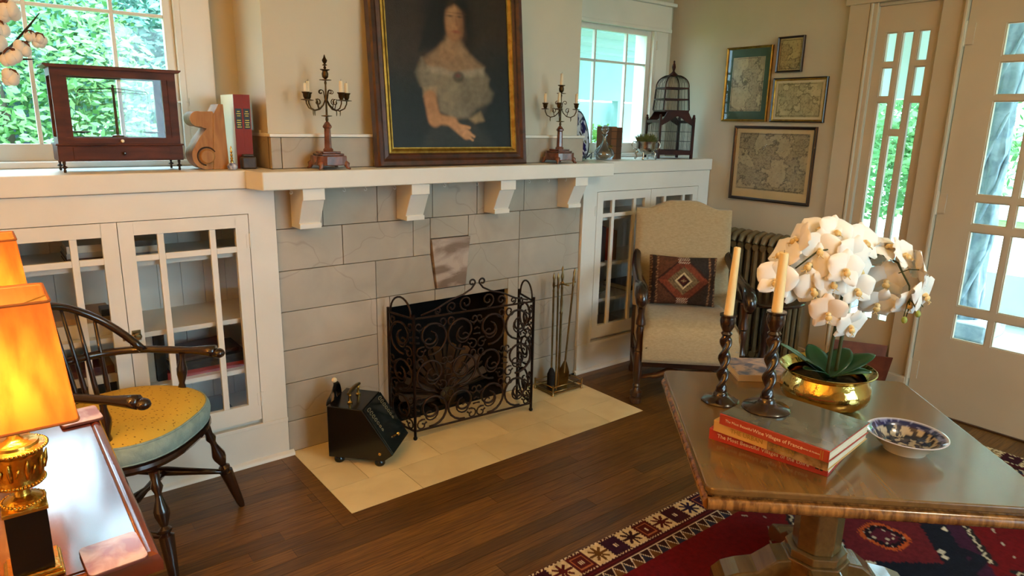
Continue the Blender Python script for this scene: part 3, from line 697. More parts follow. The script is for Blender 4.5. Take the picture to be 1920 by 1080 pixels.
MB().lathe([(.003, 0), (.0035, .004), (.006, .008), (.004, .013), (0, .014)], 10, T(0, -wd_-.009, .101) @ Rx(R(90))).build('knob', mat('ivory', 'd8cba8', .4), gc, smooth='a')
bal = MB().lathe([(.02, .113), (.018, .118), (.005, .122), (.004, .262), (.006, .268), (.003, .276), (.005, .282), (0, .286)], 10)
bal.tube([(-.105, 0, .256), (-.1, 0, .264), (0, 0, .273), (.1, 0, .264), (.105, 0, .256)], .0014, 5).tube([(-.1, 0, .256), (0, 0, .262), (.1, 0, .256)], .0012, 5)
for q in (-.07, -.035, .035, .07): bal.tube([(q, 0, .258), (q, 0, .268)], .001, 4)
bo = bal.build('balance_beam', bronze, gc, smooth='a')
for sx in (-1, 1):
    pn = MB().lathe([(0, 0), (.02, .002), (.028, .006), (.028, .007), (.02, .0035), (0, .0015)], 16, T(sx*.105, 0, .124))
    for q in range(3): a = q*2.1+.3; pn.tube([(sx*.105+.027*cos(a), .027*sin(a), .130), (sx*.105, 0, .255)], .0005, 4)
    pn.build('balance_pan', bronze, bo, smooth='a')

bkm = mat('carved_pine', '8a5c2c', .6, col2='a5763e', nscale=8, stretch=(6, 6, 1), detail=6)
be = thing('scroll_bookend', 'carved wooden scroll bracket used as a bookend beside the red books', 'bookend', (-.195, .10, ZT))
def arc(cx, cz, r, a0, a1, n=12): return [(cx+r*cos(a0+(a1-a0)*i/n), cz+r*sin(a0+(a1-a0)*i/n)) for i in range(n+1)]
MB().prism([(.0, 0), (.056, 0), (.050, .231), (.034, .231), (.012, .19)], None, 'y', -.05, .05).build('back_board', bkm, be, bevel=.002)
S = arc(-.018, .05, .05, R(-60), R(-205), 14)+[(-.040, .11), (-.012, .145), (-.03, .15)]+arc(-.038, .178, .027, R(-70), R(-290), 14)+[(.012, .205), (.022, .18), (.014, .14), (.022, .09), (.012, .03)]
MB().prism(S[::-1], None, 'y', -.047, .047).build('scroll', bkm, be, smooth='a')
MB().lathe([(.026, 0), (.026, .006), (.022, .010), (0, .011)], 20, T(-.018, -.047, .047) @ Rx(R(90))).build('scroll_eye', bkm, be, smooth='a')
MB().tube([(q[0], -.048, q[1]) for q in arc(-.018, .047, .032, R(-100), R(-330), 16)], .003, 5).build('carved_groove', mat('pine_groove', '3a2410', .8), be, smooth=True)
redm = mat('cover_red_cloth', '7a1e0e', .6, bump=.1, bscale=300)
for i, lab in enumerate(('red clothbound volume with cream sides and black spine label beside the bookend', 'red clothbound volume with black spine label against the chimney breast')):
    b_ = book(lab, -.086+.0295*i, .075, ZT, .16, .0285, .268, 'd8cba8' if i == 0 else '7a1e0e')
    bx('spine_cloth', redm, b_, -.0146, .0146, -.0008, .004, 0, .268)
    lb = bx('spine_label', mat('label_black', '120c0a', .5), b_, -.0115, .0115, -.0014, -.0008, .145, .218)
    for k, wdt in enumerate((.016, .012, .016, .014, 0, .012, .016, .010)):
        if wdt: bx('lettering', goldleaf, lb, -wdt/2, wdt/2, -.0017, -.0014, .150+k*.008, .153+k*.008)
o = thing('stone_block_weight', 'small dark brown stone block at the foot of the red books', 'paperweight', (-.072, .045, ZT))
MB().prism([(-.028, -.02), (.026, -.02), (.028, .018), (-.026, .02)], None, 'z', 0, .045).build('block', mat('dark_stone', '2a1c12', .5, col2='4a3420', nscale=30), o, bevel=.006)
MB().prism([(-.02, -.012), (.018, -.014), (.02, .012), (-.018, .014)], None, 'z', .045, .054).build('crown', mat('dark_stone', '2a1c12'), o, bevel=.003)
o = thing('scent_bottle', 'tiny blue and white bottle with a beaded gold stopper before the bookend', 'bottle', (-.137, .022, ZT))
MB().lathe([(.0, .0), (.014, .001), (.0185, .008), (.0185, .014), (.014, .021), (.006, .025), (0, .026)], 18).build('body', mat('blue_white_glaze', '3a4f8a', .15, col2='d0d4dc', nscale=60, coat=.5), o, smooth=True)
MB().lathe([(.005, .025), (.005, .029), (.007, .031), (.003, .034), (.0055, .040), (.0025, .046), (.005, .052), (.002, .058), (.0045, .064), (.002, .07), (.0035, .076), (.001, .084), (0, .086)], 10).build('stopper', brass, o, smooth='a')

# cotton stems in a jug at the left end of the counter
v = thing('stoneware_jug', 'cream stoneware jug holding cotton stems at the far left of the counter', 'jug', (-.965, .13, ZT))
MB().lathe([(.0, 0), (.05, 0), (.06, .01), (.075, .08), (.07, .14), (.045, .19), (.05, .21), (.046, .21), (.04, .19), (.062, .14), (.066, .08), (.05, .012), (0, .010)], 24).build('body', mat('cream_glaze', 'c8bfa8', .3, coat=.3), v, smooth='a')
cotm = mat('cotton_fluff', 'e2ddd4', .95, bump=.5, bscale=60, sheen=.4); twig = mat('dry_twig', '2e1d12', .8); burr = mat('cotton_burr', '5a3018', .8)
def cotton(label, pts, bolls):
    r = thing('cotton_stem', label, 'cotton stem', (-.965, .13, ZT+.02), 0, 'cotton stems'); o0 = Vector((-.965, .13, ZT+.02))
    L = [Vector(p)-o0 for p in pts]
    MB().tube(L, [.0035]*(len(L)-1)+[.0015], 6).build('twig', twig, r, smooth=True)
    for (p, s, tw) in bolls:
        c = Vector(p)-o0; b = MB(); rr = random.Random(int(p[0]*9999))
        for k in range(5): a = k*1.26+tw; b.ball(c+Vector((cos(a)*.011*s, sin(a)*.007*s, (rr.random()-.5)*.018*s-.004)), .0155*s*rr.uniform(.8, 1.1), 10, 6, (1, 1, 1.2))
        bo = b.build('cotton_boll', cotm, r, smooth=True)
        bu = MB()
        for k in range(5):
            a = k*1.26+tw+.6; bu.tube([c+Vector((0, 0, .022*s)), c+Vector((cos(a)*.013*s, sin(a)*.011*s, .017*s)), c+Vector((cos(a)*.022*s, sin(a)*.018*s, .004*s))], [.003*s, .005*s, .0008], 5, flat=.5)
        bu.build('burr', burr, bo, smooth=True)
B0 = (-.95, .13, ZT+.02)
cotton('cotton stem arching highest into the left window', [B0, (-.93, .13, 1.45), (-.86, .13, 1.66), (-.78, .12, 1.70), (-.735, .11, 1.67)], [((-.738, .11, 1.648), 1.35, .2), ((-.77, .12, 1.60), 1.3, .9)])
cotton('cotton stem with two bolls beside the display case', [(-.96, .125, ZT+.02), (-.90, .12, 1.42), (-.80, .12, 1.52), (-.73, .125, 1.548), (-.69, .13, 1.568), (-.668, .13, 1.585)], [((-.716, .11, 1.541), 1.05, .3), ((-.668, .12, 1.572), .95, 1.1), ((-.69, .12, 1.583), .7, .5)])
cotton('lowest cotton stem drooping before the left window', [(-.97, .12, ZT+.02), (-.92, .11, 1.40), (-.83, .10, 1.505), (-.77, .10, 1.52), (-.72, .10, 1.508), (-.69, .10, 1.51)], [((-.748, .1, 1.513), 1.25, .8), ((-.756, .085, 1.455), 1.0, .1), ((-.785, .1, 1.55), 1.3, .4)])
cotton('bare tipped twig crossing the window bar', [(-.955, .14, ZT+.02), (-.86, .15, 1.45), (-.74, .15, 1.55), (-.69, .15, 1.61), (-.655, .15, 1.655)], [])

# --- right counter: plate, decanter, brown books, silver bowl, birdcage
pl = thing('blue_plate', 'blue and white patterned plate upright on a stand beside the chimney breast', 'plate', (1.722, .125, ZT)); pl.rotation_euler = (R(-10), 0, R(28))
PR = .128
def plate_fn(u, v):
    r = PR*u; a = 2*PI*v; d = .0 if u < .62 else -.012*((u-.62)/.38)
    return (r*cos(a), d, .134+r*sin(a))
pm = MB().grid(plate_fn, 34, 96).build('plate', attr_mat('plate_glaze', .15, coat=.5, spec=.5), pl, smooth=True, solid=.004)
def plate_col(co):
    x, z = co.x/PR, (co.z-.134)/PR; r = math.hypot(x, z); wht = lin('c9ccd2')
    if r > .93: return lin('10223a')
    for (cx_, cz_, q) in ((.5, .28, .26), (.35, -.5, .22), (-.1, .6, .24), (-.5, .1, .24), (-.2, -.25, .2), (.1, -.82, .12), (.62, .68, .12), (-.5, -.6, .2)):
        if math.hypot(x-cx_, z-cz_) < q*(1+.12*sin(6*math.atan2(z-cz_, x-cx_))): return lin('1c1f5c')
    s = sin(7*x+3*sin(4*z))*cos(6*z-2*x)
    if s > .72: return lin('39444c')
    if s < -.86: return lin('5a5c3a')
    return wht
colour(pm, plate_col)
st = MB().tube([(-.045, -.035, .0), (-.045, -.04, .03), (-.045, -.02, .012), (-.045, .05, .004)], .005, 6).tube([(.045, -.035, .0), (.045, -.045, .03), (.045, -.02, .012), (.045, .05, .004)], .005, 6)
st.tube([(-.045, .05, .004), (0, .03, .1), (.045, .05, .004)], .004, 6).tube([(-.045, .0, .009), (.045, .0, .009)], .004, 6)
st.build('plate_stand', mat('silver_stand', '5a626c', .4, .5), pl, smooth=True)
crystal = thin_glass('cut_crystal', (.93, .96, .97), .25, .75)
dc = thing('decanter', 'cut crystal decanter with a long neck and round stopper', 'decanter', (1.862, .10, ZT))
prof = [(.0, .0), (.038, .0), (.046, .006), (.054, .02), (.055, .034), (.048, .052), (.030, .072), (.016, .09), (.0115, .11), (.0105, .128), (.017, .134), (.016, .136), (.007, .128), (.007, .1), (.024, .07), (.04, .05), (.046, .034), (.045, .02), (.036, .008), (0, .007)]
b = MB(); nn = 48; base = len(b.v)
b.lathe(prof, nn)
for i, q in enumerate(b.v):
    r = math.hypot(q.x, q.y)
    if .008 < q.z < .075 and r > .025 and (i % len(prof)) < 8:
        a = math.atan2(q.y, q.x); k = 1+.035*abs(sin(8*a+q.z*90)); q.x *= k; q.y *= k
b.build('body', crystal, dc, smooth='a')
MB().lathe([(.006, .122), (.0065, .138), (.010, .142), (.019, .152), (.022, .164), (.018, .176), (.009, .184), (0, .186)], 10).build('stopper', crystal, dc, smooth='a')
tg = MB().lathe([(.013, 0), (.015, .001), (.015, .008), (.013, .009)], 14, T(0, -.044, .070) @ Rx(R(60)) @ Matrix.Diagonal((1, .6, 1, 1))); tg.build('silver_tag', oldbrass, dc, smooth='a')
for i, (c, lab) in enumerate((('6e4526', 'brown leather book with a pale tan side beside the decanter'), ('4a2c16', 'dark brown leather book between the tan book and the silver bowl'))):
    b_ = book(lab, 1.955+.043*i, .12, ZT, .115, .042, .178-.004*i, c)
    for z in (.03, .07, .11, .15): bx('spine_band', cover('a', '3a2010'), b_, -.0215, .0215, -.0015, .001, z, z+.004)
sb = thing('silver_bowl', 'footed silver bowl with two handles holding a small green plant', 'bowl', (2.128, .035, ZT)); sb.scale = (1.22,)*3
MB().lathe([(0, .022), (.02, .023), (.036, .036), (.044, .054), (.043, .07), (.048, .082), (.046, .083), (.041, .07), (.041, .055), (.033, .039), (.018, .027), (0, .026)], 24).build('body', silver, sb, smooth='a')
for k in range(4):
    a = k*PI/2+.5; MB().tube([(cos(a)*.033, sin(a)*.033, .04), (cos(a)*.046, sin(a)*.046, .028), (cos(a)*.04, sin(a)*.04, .012), (cos(a)*.05, sin(a)*.05, .0025)], [.006, .005, .004, .005], 6).build('foot', silver, sb, smooth=True)
for s in (-1, 1):
    d = Vector((cos(yw), sin(yw), 0))*s
    MB().tube([d*.04+Vector((0, 0, .045)), d*.06+Vector((0, 0, .05)), d*.066+Vector((0, 0, .068)), d*.058+Vector((0, 0, .082)), d*.046+Vector((0, 0, .078))], .0028, 6).build('handle', silver, sb, smooth=True)
gp = thing('grass_plant', 'tuft of fine green and tan leaves growing in the silver bowl', 'plant', (2.128, .035, ZT+.061)); gp.scale = (1.3, 1.3, 1.15)
gm = mat('grass_blade', '3a4a1c', .7, col2='6a6a34', nscale=40); rr = random.Random(5)
tufts = MB(); tufts.ball((0, 0, .012), .03, 10, 6, (1, 1, .5))
for k in range(420):
    a = rr.uniform(0, 2*PI); q = rr.random()**.5*.034; l = rr.uniform(.035, .06); t = rr.uniform(.2, 1)*q/.034
    p = Vector((cos(a)*q, sin(a)*q, .018)); e = p+Vector((cos(a)*t*.028, sin(a)*t*.028, l*(1-.3*t)))
    m_ = (p+e)/2+Vector((0, 0, .006)); tufts.tube([p, m_, e], [.0012, .001, .0003], 3)
tufts.build('foliage', gm, gp)['kind'] = 'stuff'

cg = thing('birdcage', 'dark wooden Victorian birdcage with domed top in the corner of the right counter', 'birdcage', (2.425, .12, ZT), R(-22))
cwd, cdp = .108, .085; cm = mat('cage_wood', '26100c', .55, col2='3a1a12', nscale=14, spec=.2); wire = mat('cage_wire', '2c2a28', .4, .7)
for sx in (-1, 1):
    for sy in (-1, 1):
        bx('post', cm, cg, sx*cwd-.007, sx*cwd+.007, sy*cdp-.007, sy*cdp+.007, 0, .24)
        MB().ball((sx*cwd, sy*cdp, .246), .008, 8, 6).build('post_knob', cm, cg, smooth=True)
for sy in (-1, 1):
    bx('base_rail', cm, cg, -cwd+.007, cwd-.007, sy*cdp-.005, sy*cdp+.005, .022, .048)
    arch = [(-cwd+.007, .19), (-cwd*.5, .215), (-cwd*.2, .238), (0, .243), (cwd*.2, .238), (cwd*.5, .215), (cwd-.007, .19), (cwd-.007, .22), (cwd*.75, .245), (cwd*.6, .275), (-cwd*.6, .275), (-cwd*.75, .245), (-cwd+.007, .22)]
    MB().prism(arch, None, 'y', sy*cdp-.005, sy*cdp+.005).build('arched_rail', cm, cg)
for sx in (-1, 1):
    bx('base_rail', cm, cg, sx*cwd-.005, sx*cwd+.005, -cdp+.007, cdp-.007, .022, .048); bx('side_rail', cm, cg, sx*cwd-.005, sx*cwd+.005, -cdp+.007, cdp-.007, .205, .222)
bx('floor_tray', cm, cg, -cwd, cwd, -cdp, cdp, .024, .030)
bx('roof_board', cm, cg, -cwd*.72, cwd*.72, -cdp*.9, cdp*.9, .270, .278)
uw, ud = .083, .066
for sx in (-1, 1):
    for sy in (-1, 1): MB().tube([(sx*uw, sy*ud, .278), (sx*uw*.9, sy*ud*.9, .40)], .0045, 6).build('upper_post', cm, cg)
for z, q in ((.335, .95), (.398, .9)):
    for sy in (-1, 1): bx('upper_rail', cm, cg, -uw*q, uw*q, sy*ud*q-.004, sy*ud*q+.004, z, z+.009)
    for sx in (-1, 1): bx('upper_rail', cm, cg, sx*uw*q-.004, sx*uw*q+.004, -ud*q, ud*q, z, z+.009)
dome = lambda t: (1-t**2.4)**.5
for sx, sy in ((-1, -1), (1, -1), (1, 1), (-1, 1)):
    MB().tube([(sx*uw*.9*dome(t), sy*ud*.9*dome(t), .405+.075*t) for t in [k/10 for k in range(10)]]+[(0, 0, .48)], .0035, 6).build('dome_rib', cm, cg, smooth=True)
MB().lathe([(.0, .468), (.03, .47), (.026, .480), (.012, .492), (.006, .5), (.008, .508), (.0115, .522), (.008, .538), (.004, .546), (.006, .552), (.004, .558), (0, .56)], 14).build('finial', cm, cg, smooth='a')
wr = MB()
def bars(n, f): 
    for i in range(1, n): f(i/n)
bars(26, lambda t: [wr.tube([((2*t-1)*cwd, s*cdp, .048), ((2*t-1)*cwd, s*cdp, .19+.05*cos((2*t-1)*1.5))], .0009, 4) for s in (-1, 1)])
bars(14, lambda t: [wr.tube([(s*cwd, (2*t-1)*cdp, .048), (s*cwd, (2*t-1)*cdp, .205)], .0009, 4) for s in (-1, 1)])
bars(16, lambda t: [wr.tube([((2*t-1)*uw, s*ud, .278), ((2*t-1)*uw*.9, s*ud*.9, .405)]+[((2*t-1)*uw*.9*dome(q), s*ud*.9*dome(q), .405+.075*q) for q in (.4, .7, .9, .99)], .0009, 4) for s in (-1, 1)])
bars(11, lambda t: [wr.tube([(s*uw, (2*t-1)*ud, .278), (s*uw*.9, (2*t-1)*ud*.9, .405)]+[(s*uw*.9*dome(q), (2*t-1)*ud*.9*dome(q), .405+.075*q) for q in (.4, .7, .9, .99)], .0009, 4) for s in (-1, 1)])
for z in (.1, .155):
    wr.tube([(-cwd, -cdp, z), (cwd, -cdp, z), (cwd, cdp, z), (-cwd, cdp, z)], .0012, 4, closed=True)
wr.build('wire_bars', wire, cg)['kind'] = 'stuff'
# ------------------------------------------------------------------ hearth things
def spiral(cx, cz, r0, r1, a0, turns, n=22):
    return [(cx+(r0+(r1-r0)*i/n)*cos(a0+turns*2*PI*i/n), cz+(r0+(r1-r0)*i/n)*sin(a0+turns*2*PI*i/n)) for i in range(n+1)]
fs = thing('fire_screen', 'three panel wrought iron fire screen with scrolls before the firebox', 'fire screen', (.479, -.205, 0), math.atan2(-.051, .607))
def scroll_panel(parent, x0, x1, z0, z1, cols, rows, mt, small):
    cwid = (x1-x0)/cols; rh = (z1-z0)/rows
    for i in range(cols):
        for j in range(rows):
            cx, cz = x0+cwid*(i+.5), z0+rh*(j+.5); r = max(cwid, rh)*.5 if cwid/rh > .7 else cwid*.62; s = 1 if (i+j) % 2 == 0 else -1
            P = lambda L: [mt @ Vector((p[0], 0, p[1])) for p in L]
            b = MB(); n = 5
            b.tube(P([(cx+s*q[0], cz+q[1]) for q in spiral(0, 0, r, r*.22, R(-100), 1.35, 26)]), .0054, n)
            b.tube(P([(cx+s*q[0], cz+q[1]) for q in spiral(-r*.12, -r*.25, r*.55, r*.1, R(80), -1.1, 16)]), .0038, n)
            b.tube(P([(cx+s*q[0], cz+q[1]) for q in spiral(r*.62, r*.72, r*.3, r*.08, R(200), 1.1, 12)]), .0038, n)
            b.tube(P([(cx+s*q[0], cz+q[1]) for q in spiral(-r*.72, r*.62, r*.26, r*.08, R(-20), -1.0, 12)]), .0038, n)
            b.tube(P([(cx+s*q[0], cz+q[1]) for q in spiral(-r*.6, -r*.8, r*.34, r*.07, R(60), 1.1, 12)]), .0038, n)
            for k in range(5):
                a = R(150+k*22); c0 = (cx+s*r*.96*cos(a), cz+r*.96*sin(a)); c1 = (cx+s*r*.74*cos(a+.1), cz+r*.74*sin(a+.1))
                b.tube(P([c0, c1]), [.003, .0045], n)
            b.build('scroll', iron, parent, smooth=True)
W_ = .609; H_ = .545
def panel(name, mt, wdt, cols, rows, arched):
    f = MB(); t = lambda *p: mt @ Vector(p)
    for x in (0, wdt): f.tube([t(x, 0, .0), t(x, 0, H_+.02)], .0065, 8); f.ball(t(x, 0, .008), .010, 8, 5)
    for z in (.04, H_): f.tube([t(0, 0, z), t(wdt, 0, z)], .005, 6)
    o = f.build(name, iron, fs, smooth='a')
    scroll_panel(o, .008, wdt-.008, .045, H_-.005, cols, rows, mt, False)
    if arched:
        c = MB(); P = lambda L: [t(p[0], 0, p[1]) for p in L]; h = wdt/2
        for s in (-1, 1):
            X = lambda q: h+s*q
            c.tube(P([(X(.27), H_+.012), (X(.20), H_+.03), (X(.13), H_+.062), (X(.07), H_+.078), (X(.03), H_+.098), (X(.012), H_+.12)]+[(X(.026+q[0]), H_+.126+q[1]) for q in spiral(0, 0, .016, .006, PI, -.9, 14)]), .0042, 6)
            for (cx, cz, r) in ((.055, .04, .034), (.125, .03, .026), (.19, .02, .016)):
                c.tube(P([(X(cx+q[0]), H_+cz+q[1]) for q in spiral(0, 0, r, r*.25, R(-90), 1.25, 20)]), .0036, 5)
        c.build('crest', iron, o, smooth=True)
    else:
        MB().tube([t(wdt*.1+wdt*.8*(1-cos(PI*k/12))/2, 0, H_+.005+.075*sin(PI*k/12)) for k in range(13)], .0045, 6).build('arched_handle', iron, o, smooth=True)
panel('centre_panel', Matrix.Identity(4), W_, 4, 3, True)
panel('wing_panel', Rz(R(105)), .17, 1, 3, False)
panel('wing_panel', T(W_, 0, 0) @ Rz(R(80)), .17, 1, 3, False)

fn = thing('hearth_fan', 'brown pleated fan ornament standing in the firebox behind the screen', 'fan', (.80, .06, 0))
fanm = mat('fan_bronze', '35261a', .5, .3, col2='4c3724', nscale=20)
for k in range(17):
    a = R(8+164*k/16); d = Vector((cos(a), 0, sin(a))); n_ = Vector((-sin(a), 0, cos(a)))
    w0, w1 = .012, .030; zz = .012 if k % 2 else -.012; b = MB(); L = .25
    q = [d*.03-n_*w0/2+Vector((0, -zz, 0)), d*.03+n_*w0/2+Vector((0, zz, 0)), d*L+n_*w1/2+Vector((0, zz, 0)), d*L*1.03+Vector((0, 0, 0)), d*L-n_*w1/2+Vector((0, -zz, 0))]
    b.v = [p+Vector((0, 0, .05)) for p in q]; b.f = [(0, 1, 2, 3, 4)]; b.build('fan_blade', fanm, fn, solid=.002)
MB().box(-.09, .09, -.04, .04, 0, .012).lathe([(.05, 0), (.05, .02), (.03, .024), (0, .026)], 20, T(0, -.012, .05) @ Rx(R(90))).lathe([(.02, .012), (.014, .05)], 12).build('fan_base', bronze, fn)
def log(x, y, z, r, l, rz, lab):
    o = MB().lathe([(0, -l/2), (r*.92, -l/2), (r, -l/2+.01), (r*1.05, 0), (r*.97, l/2-.01), (r*.9, l/2), (0, l/2)], 12, Rz(rz) @ Ry(R(90))).build('firewood_log', mat('log_bark', '2a1e14', .9, col2='4a3826', nscale=14, bump=.8, bscale=30), None, smooth='a')
    o.location = (x, y, z); tag(o, lab, 'log', 'logs in the firebox')
log(.80, .215, .047, .046, .42, 0, 'thick bark covered log at the back of the firebox'); log(.78, .112, .035, .034, .36, .03, 'thinner log lying in front in the firebox')

# coal scuttle
cs = thing('coal_scuttle', 'black coal box with sloping lid, brass knobs and feet on the hearth', 'coal box', (.095+.1*.73, -.18+.1*.68, 0), math.atan2(-.73, .68))
prof = [(0, .028), (.23, .028), (.268, .058), (.145, .240), (0, .245)]
MB().prism(prof, None, 'y', -.1, .1).build('body', black_enamel, cs, bevel=.003)
sl_ = Vector((.268-.145, 0, .058-.240)); Ls = sl_.length; sl_.normalize(); nrm = Vector((-sl_.z, 0, sl_.x)); nrm = nrm if nrm.x > 0 else -nrm
mt = Matrix(((sl_.x, 0, nrm.x, .145), (0, 1, 0, 0), (sl_.z, 0, nrm.z, .240), (0, 0, 0, 1)))
lid = MB().box(.004, Ls-.004, -.096, .096, .001, .006, mt).build('lid', mat('green_black_enamel', '0a1414', .2, coat=.4), cs, bevel=.001)
MB().lathe([(.004, .006), (.004, .012), (.008, .018), (.006, .025), (0, .027)], 12, mt @ T(Ls-.045, 0, 0)).build('knob', brass, lid, smooth='a')
scr = mat('gilt_scroll', '8a8468', .5, .3)
for s in (-1, 1):
    b = MB()
    for k in range(7):
        p = .02+k*.016; w_ = .022*(1-k/9)
        b.tube([mt @ Vector((p+.008*cos(q)*(.5+.5*q/6), s*.062+w_*sin(q)*.7, .0068)) for q in [i*.7 for i in range(9)]], .0011, 4)
    b.build('painted_scroll', scr, lid)
hb = MB()
for y_ in (-.045, .045): MB().lathe([(.010, .243), (.011, .247), (.006, .252), (.005, .272), (.008, .276), (.004, .282)], 12, T(.075, y_, 0)).build('handle_post', brass, cs, smooth='a')
hb.tube([(.075, -.06, .285), (.075, -.03, .290), (.075, 0, .291), (.075, .03, .290), (.075, .06, .285)], [.006, .008, .009, .008, .006], 10).build('handle', oldbrass, cs, smooth='a')
for x_ in (.035, .205):
    for y_ in (-.075, .075): MB().lathe([(.016, 0), (.021, .006), (.021, .016), (.013, .028)], 14, T(x_, y_, 0)).build('foot', black_enamel, cs, smooth='a')
MB().lathe([(.004, 0), (.006, .003), (0, .006)], 10, T(.215, -.1, .06) @ Rx(R(90))).build('stud', brass, cs, smooth='a')
sp = MB().grid(lambda u, v: (-.012+.03*u*(1-.3*u)-.01, (.055)*cos(PI*v), .245-.02+.085*sin(PI*v)*(.35+.65*u)), 6, 14).build('scoop_pocket', black_enamel, cs, smooth=True, solid=.003)
sh_ = MB().prism([(-.02, .15), (.02, .15), (.022, .22), (.008, .245), (-.008, .245), (-.022, .22)], None, 'x', -.008, -.004).build('hand_shovel', black_enamel, cs)
MB().tube([(-.006, 0, .235), (-.007, 0, .308)], [.005, .0055], 8).build('shovel_handle', black_enamel, sh_)
MB().ball((-.007, 0, .316), .011, 12, 8).build('shovel_knob', mat('ivory', 'd8cba8'), sh_, smooth=True)

# fire tools
tl = thing('fire_tool_stand', 'brass fire tool stand with gallery tray beside the right bookcase', 'fire tools', (1.39, -.115, 0))
for (a, b_, c, d) in ((-.1, .1, -.07, .07),):
    bx('tray', oldbrass, tl, a, b_, c, d, .006, .012)
    for (sx, sy) in ((-1, -1), (1, -1), (1, 1), (-1, 1)): MB().lathe([(.006, 0), (.008, .004), (.005, .008), (.005, .05), (.007, .054), (0, .06)], 10, T(sx*.1, sy*.07, 0)).build('post', oldbrass, tl, smooth='a')
    for z in (.02, .046):
        for (p, q) in (((-.1, -.07, z), (.1, -.07, z)), ((.1, -.07, z), (.1, .07, z)), ((.1, .07, z), (-.1, .07, z)), ((-.1, .07, z), (-.1, -.07, z))): MB().tube([p, q], .003, 6).build('gallery_rail', oldbrass, tl, smooth=True)
MB().lathe([(.014, .012), (.012, .02), (.007, .03), (.0065, .40), (.009, .41), (.005, .42), (.008, .47), (.005, .5), (.007, .52), (.005, .56), (.012, .565), (.005, .575), (.009, .60), (.004, .62), (.006, .64), (0, .655)], 12).build('pole', oldbrass, tl, smooth='a')
MB().tube([(-.07, -.02, .566), (-.05, -.005, .558), (0, 0, .56), (.05, -.005, .558), (.075, -.02, .566)], .004, 6).tube([(0, 0, .56), (.0, -.05, .562)], .004, 6).build('hook_bar', oldbrass, tl, smooth=True)
def tool(lab, top, bot, kind):
    o = thing('fire_'+kind, lab, kind, (1.39, -.115, 0)); m_, L = along(bot, top)
    MB().lathe([(.0052, 0), (.0052, L*.82), (.007, L*.83), (.004, L*.85), (.008, L*.88), (.005, L*.92), (.0075, L*.95), (.003, L*.98), (0, L)], 10, m_).build('rod', oldbrass, o, smooth='a')
    if kind == 'shovel': MB().prism([(-.025, .0), (.025, .0), (.03, .09), (.008, .14), (-.008, .14), (-.03, .09)], None, 'y', -.002, .002, m_ @ T(0, 0, -.08)).build('blade', oldbrass, o)
    if kind == 'brush': MB().lathe([(.022, 0), (.022, .06), (.012, .085), (.005, .095)], 14, m_ @ T(0, 0, -.03)).build('bristles', mat('bristle', '1c1712', .9), o)
    if kind == 'poker': MB().tube([m_ @ Vector((0, 0, .02)), m_ @ Vector((.015, 0, 0)), m_ @ Vector((.028, 0, .012))], [.004, .004, .001], 6).build('hook', oldbrass, o, smooth=True)
tool('brass hearth shovel leaning in the tool stand', (.058, -.028, .645), (-.005, -.045, .10), 'shovel')
tool('brass poker hanging at the left of the tool stand', (-.055, -.03, .635), (-.05, -.035, .02), 'poker')
tool('brass hearth brush hanging at the back of the tool stand', (-.03, .03, .62), (-.025, .03, .045), 'brush')

# ------------------------------------------------------------------ armchair, pillow
AX = (math.cos(R(-43.6)), math.sin(R(-43.6)))
ac = thing('armchair', 'high backed beige upholstered armchair with turned dark wooden arms', 'armchair', (1.906, -.489, 0), R(-43.6))
turn = [(.022, 0), (.030, .006), (.031, .028), (.022, .036), (.030, .044), (.031, .062), (.018, .072), (.013, .085), (.020, .095), (.014, .105), (.018, .125), (.022, .15), (.022, .26), (.018, .268), (.024, .28), (.018, .292), (.015, .33), (.021, .37), (.016, .40), (.024, .41), (.022, .43), (.016, .46), (.020, .50), (.024, .53)]
for sx in (-1, 1):
    MB().lathe(turn, 14, T(sx*.243, -.225, 0)).build('front_leg', brownwood, ac, smooth='a')
    MB().lathe([(.018, 0), (.022, .02), (.016, .05), (.02, .2), (.022, .42)], 12, T(sx*.225, .245, 0)).build('rear_leg', brownwood, ac, smooth='a')
    P = [(sx*.225, .26, .70), (sx*.24, .22, .672), (sx*.25, .12, .632), (sx*.25, -.02, .602), (sx*.25, -.14, .59), (sx*.25, -.22, .582), (sx*.25, -.265, .56), (sx*.25, -.28, .53), (sx*.25, -.268, .508)]
    MB().tube(P, [.020, .022, .024, .026, .030, .034, .034, .028, .02], 12).build('arm', darkwood, ac, smooth=True)
    MB().tube([(sx*.243, -.225, .15), (sx*.23, .245, .13)], .013, 8).build('side_stretcher', brownwood, ac, smooth=True)
MB().tube([(-.243, -.225, .14), (-.15, -.225, .15), (-.1, -.225, .175), (0, -.225, .165), (.1, -.225, .175), (.15, -.225, .15), (.243, -.225, .14)], [.012, .016, .022, .018, .022, .016, .012], 8, flat=.6).build('carved_stretcher', brownwood, ac, smooth=True)
bx('seat_rail', darkwood, ac, -.235, .235, -.235, .25, .195, .225)
def pad(x0, x1, y0, y1, z0, z1, puff, n=14, hump=None):
    def top(u, v):
        e = (min(u, 1-u, v, 1-v)*6); k = min(1, e); return puff*(1-(1-k)**2)
    b = MB()
    b.box(x0, x1, y0, y1, z0, z1); return b
seat = MB()
def seatf(u, v):
    # u across, v along profile from bottom front round over the top to the back
    prof = [(-.245, .222), (-.262, .24), (-.268, .30), (-.262, .36), (-.24, .40), (-.19, .425), (-.05, .437), (.10, .43), (.20, .42), (.24, .40)]
    t = v*(len(prof)-1); i = min(int(t), len(prof)-2); f = t-i; y = prof[i][0]+(prof[i+1][0]-prof[i][0])*f; z = prof[i][1]+(prof[i+1][1]-prof[i][1])*f
    ed = min(1, min(u, 1-u)*12); z2 = z-(1-ed)**2*.025 if z > .3 else z
    x = -.228+.456*u; return (x, y, z2)
seat.grid(seatf, 24, 36)
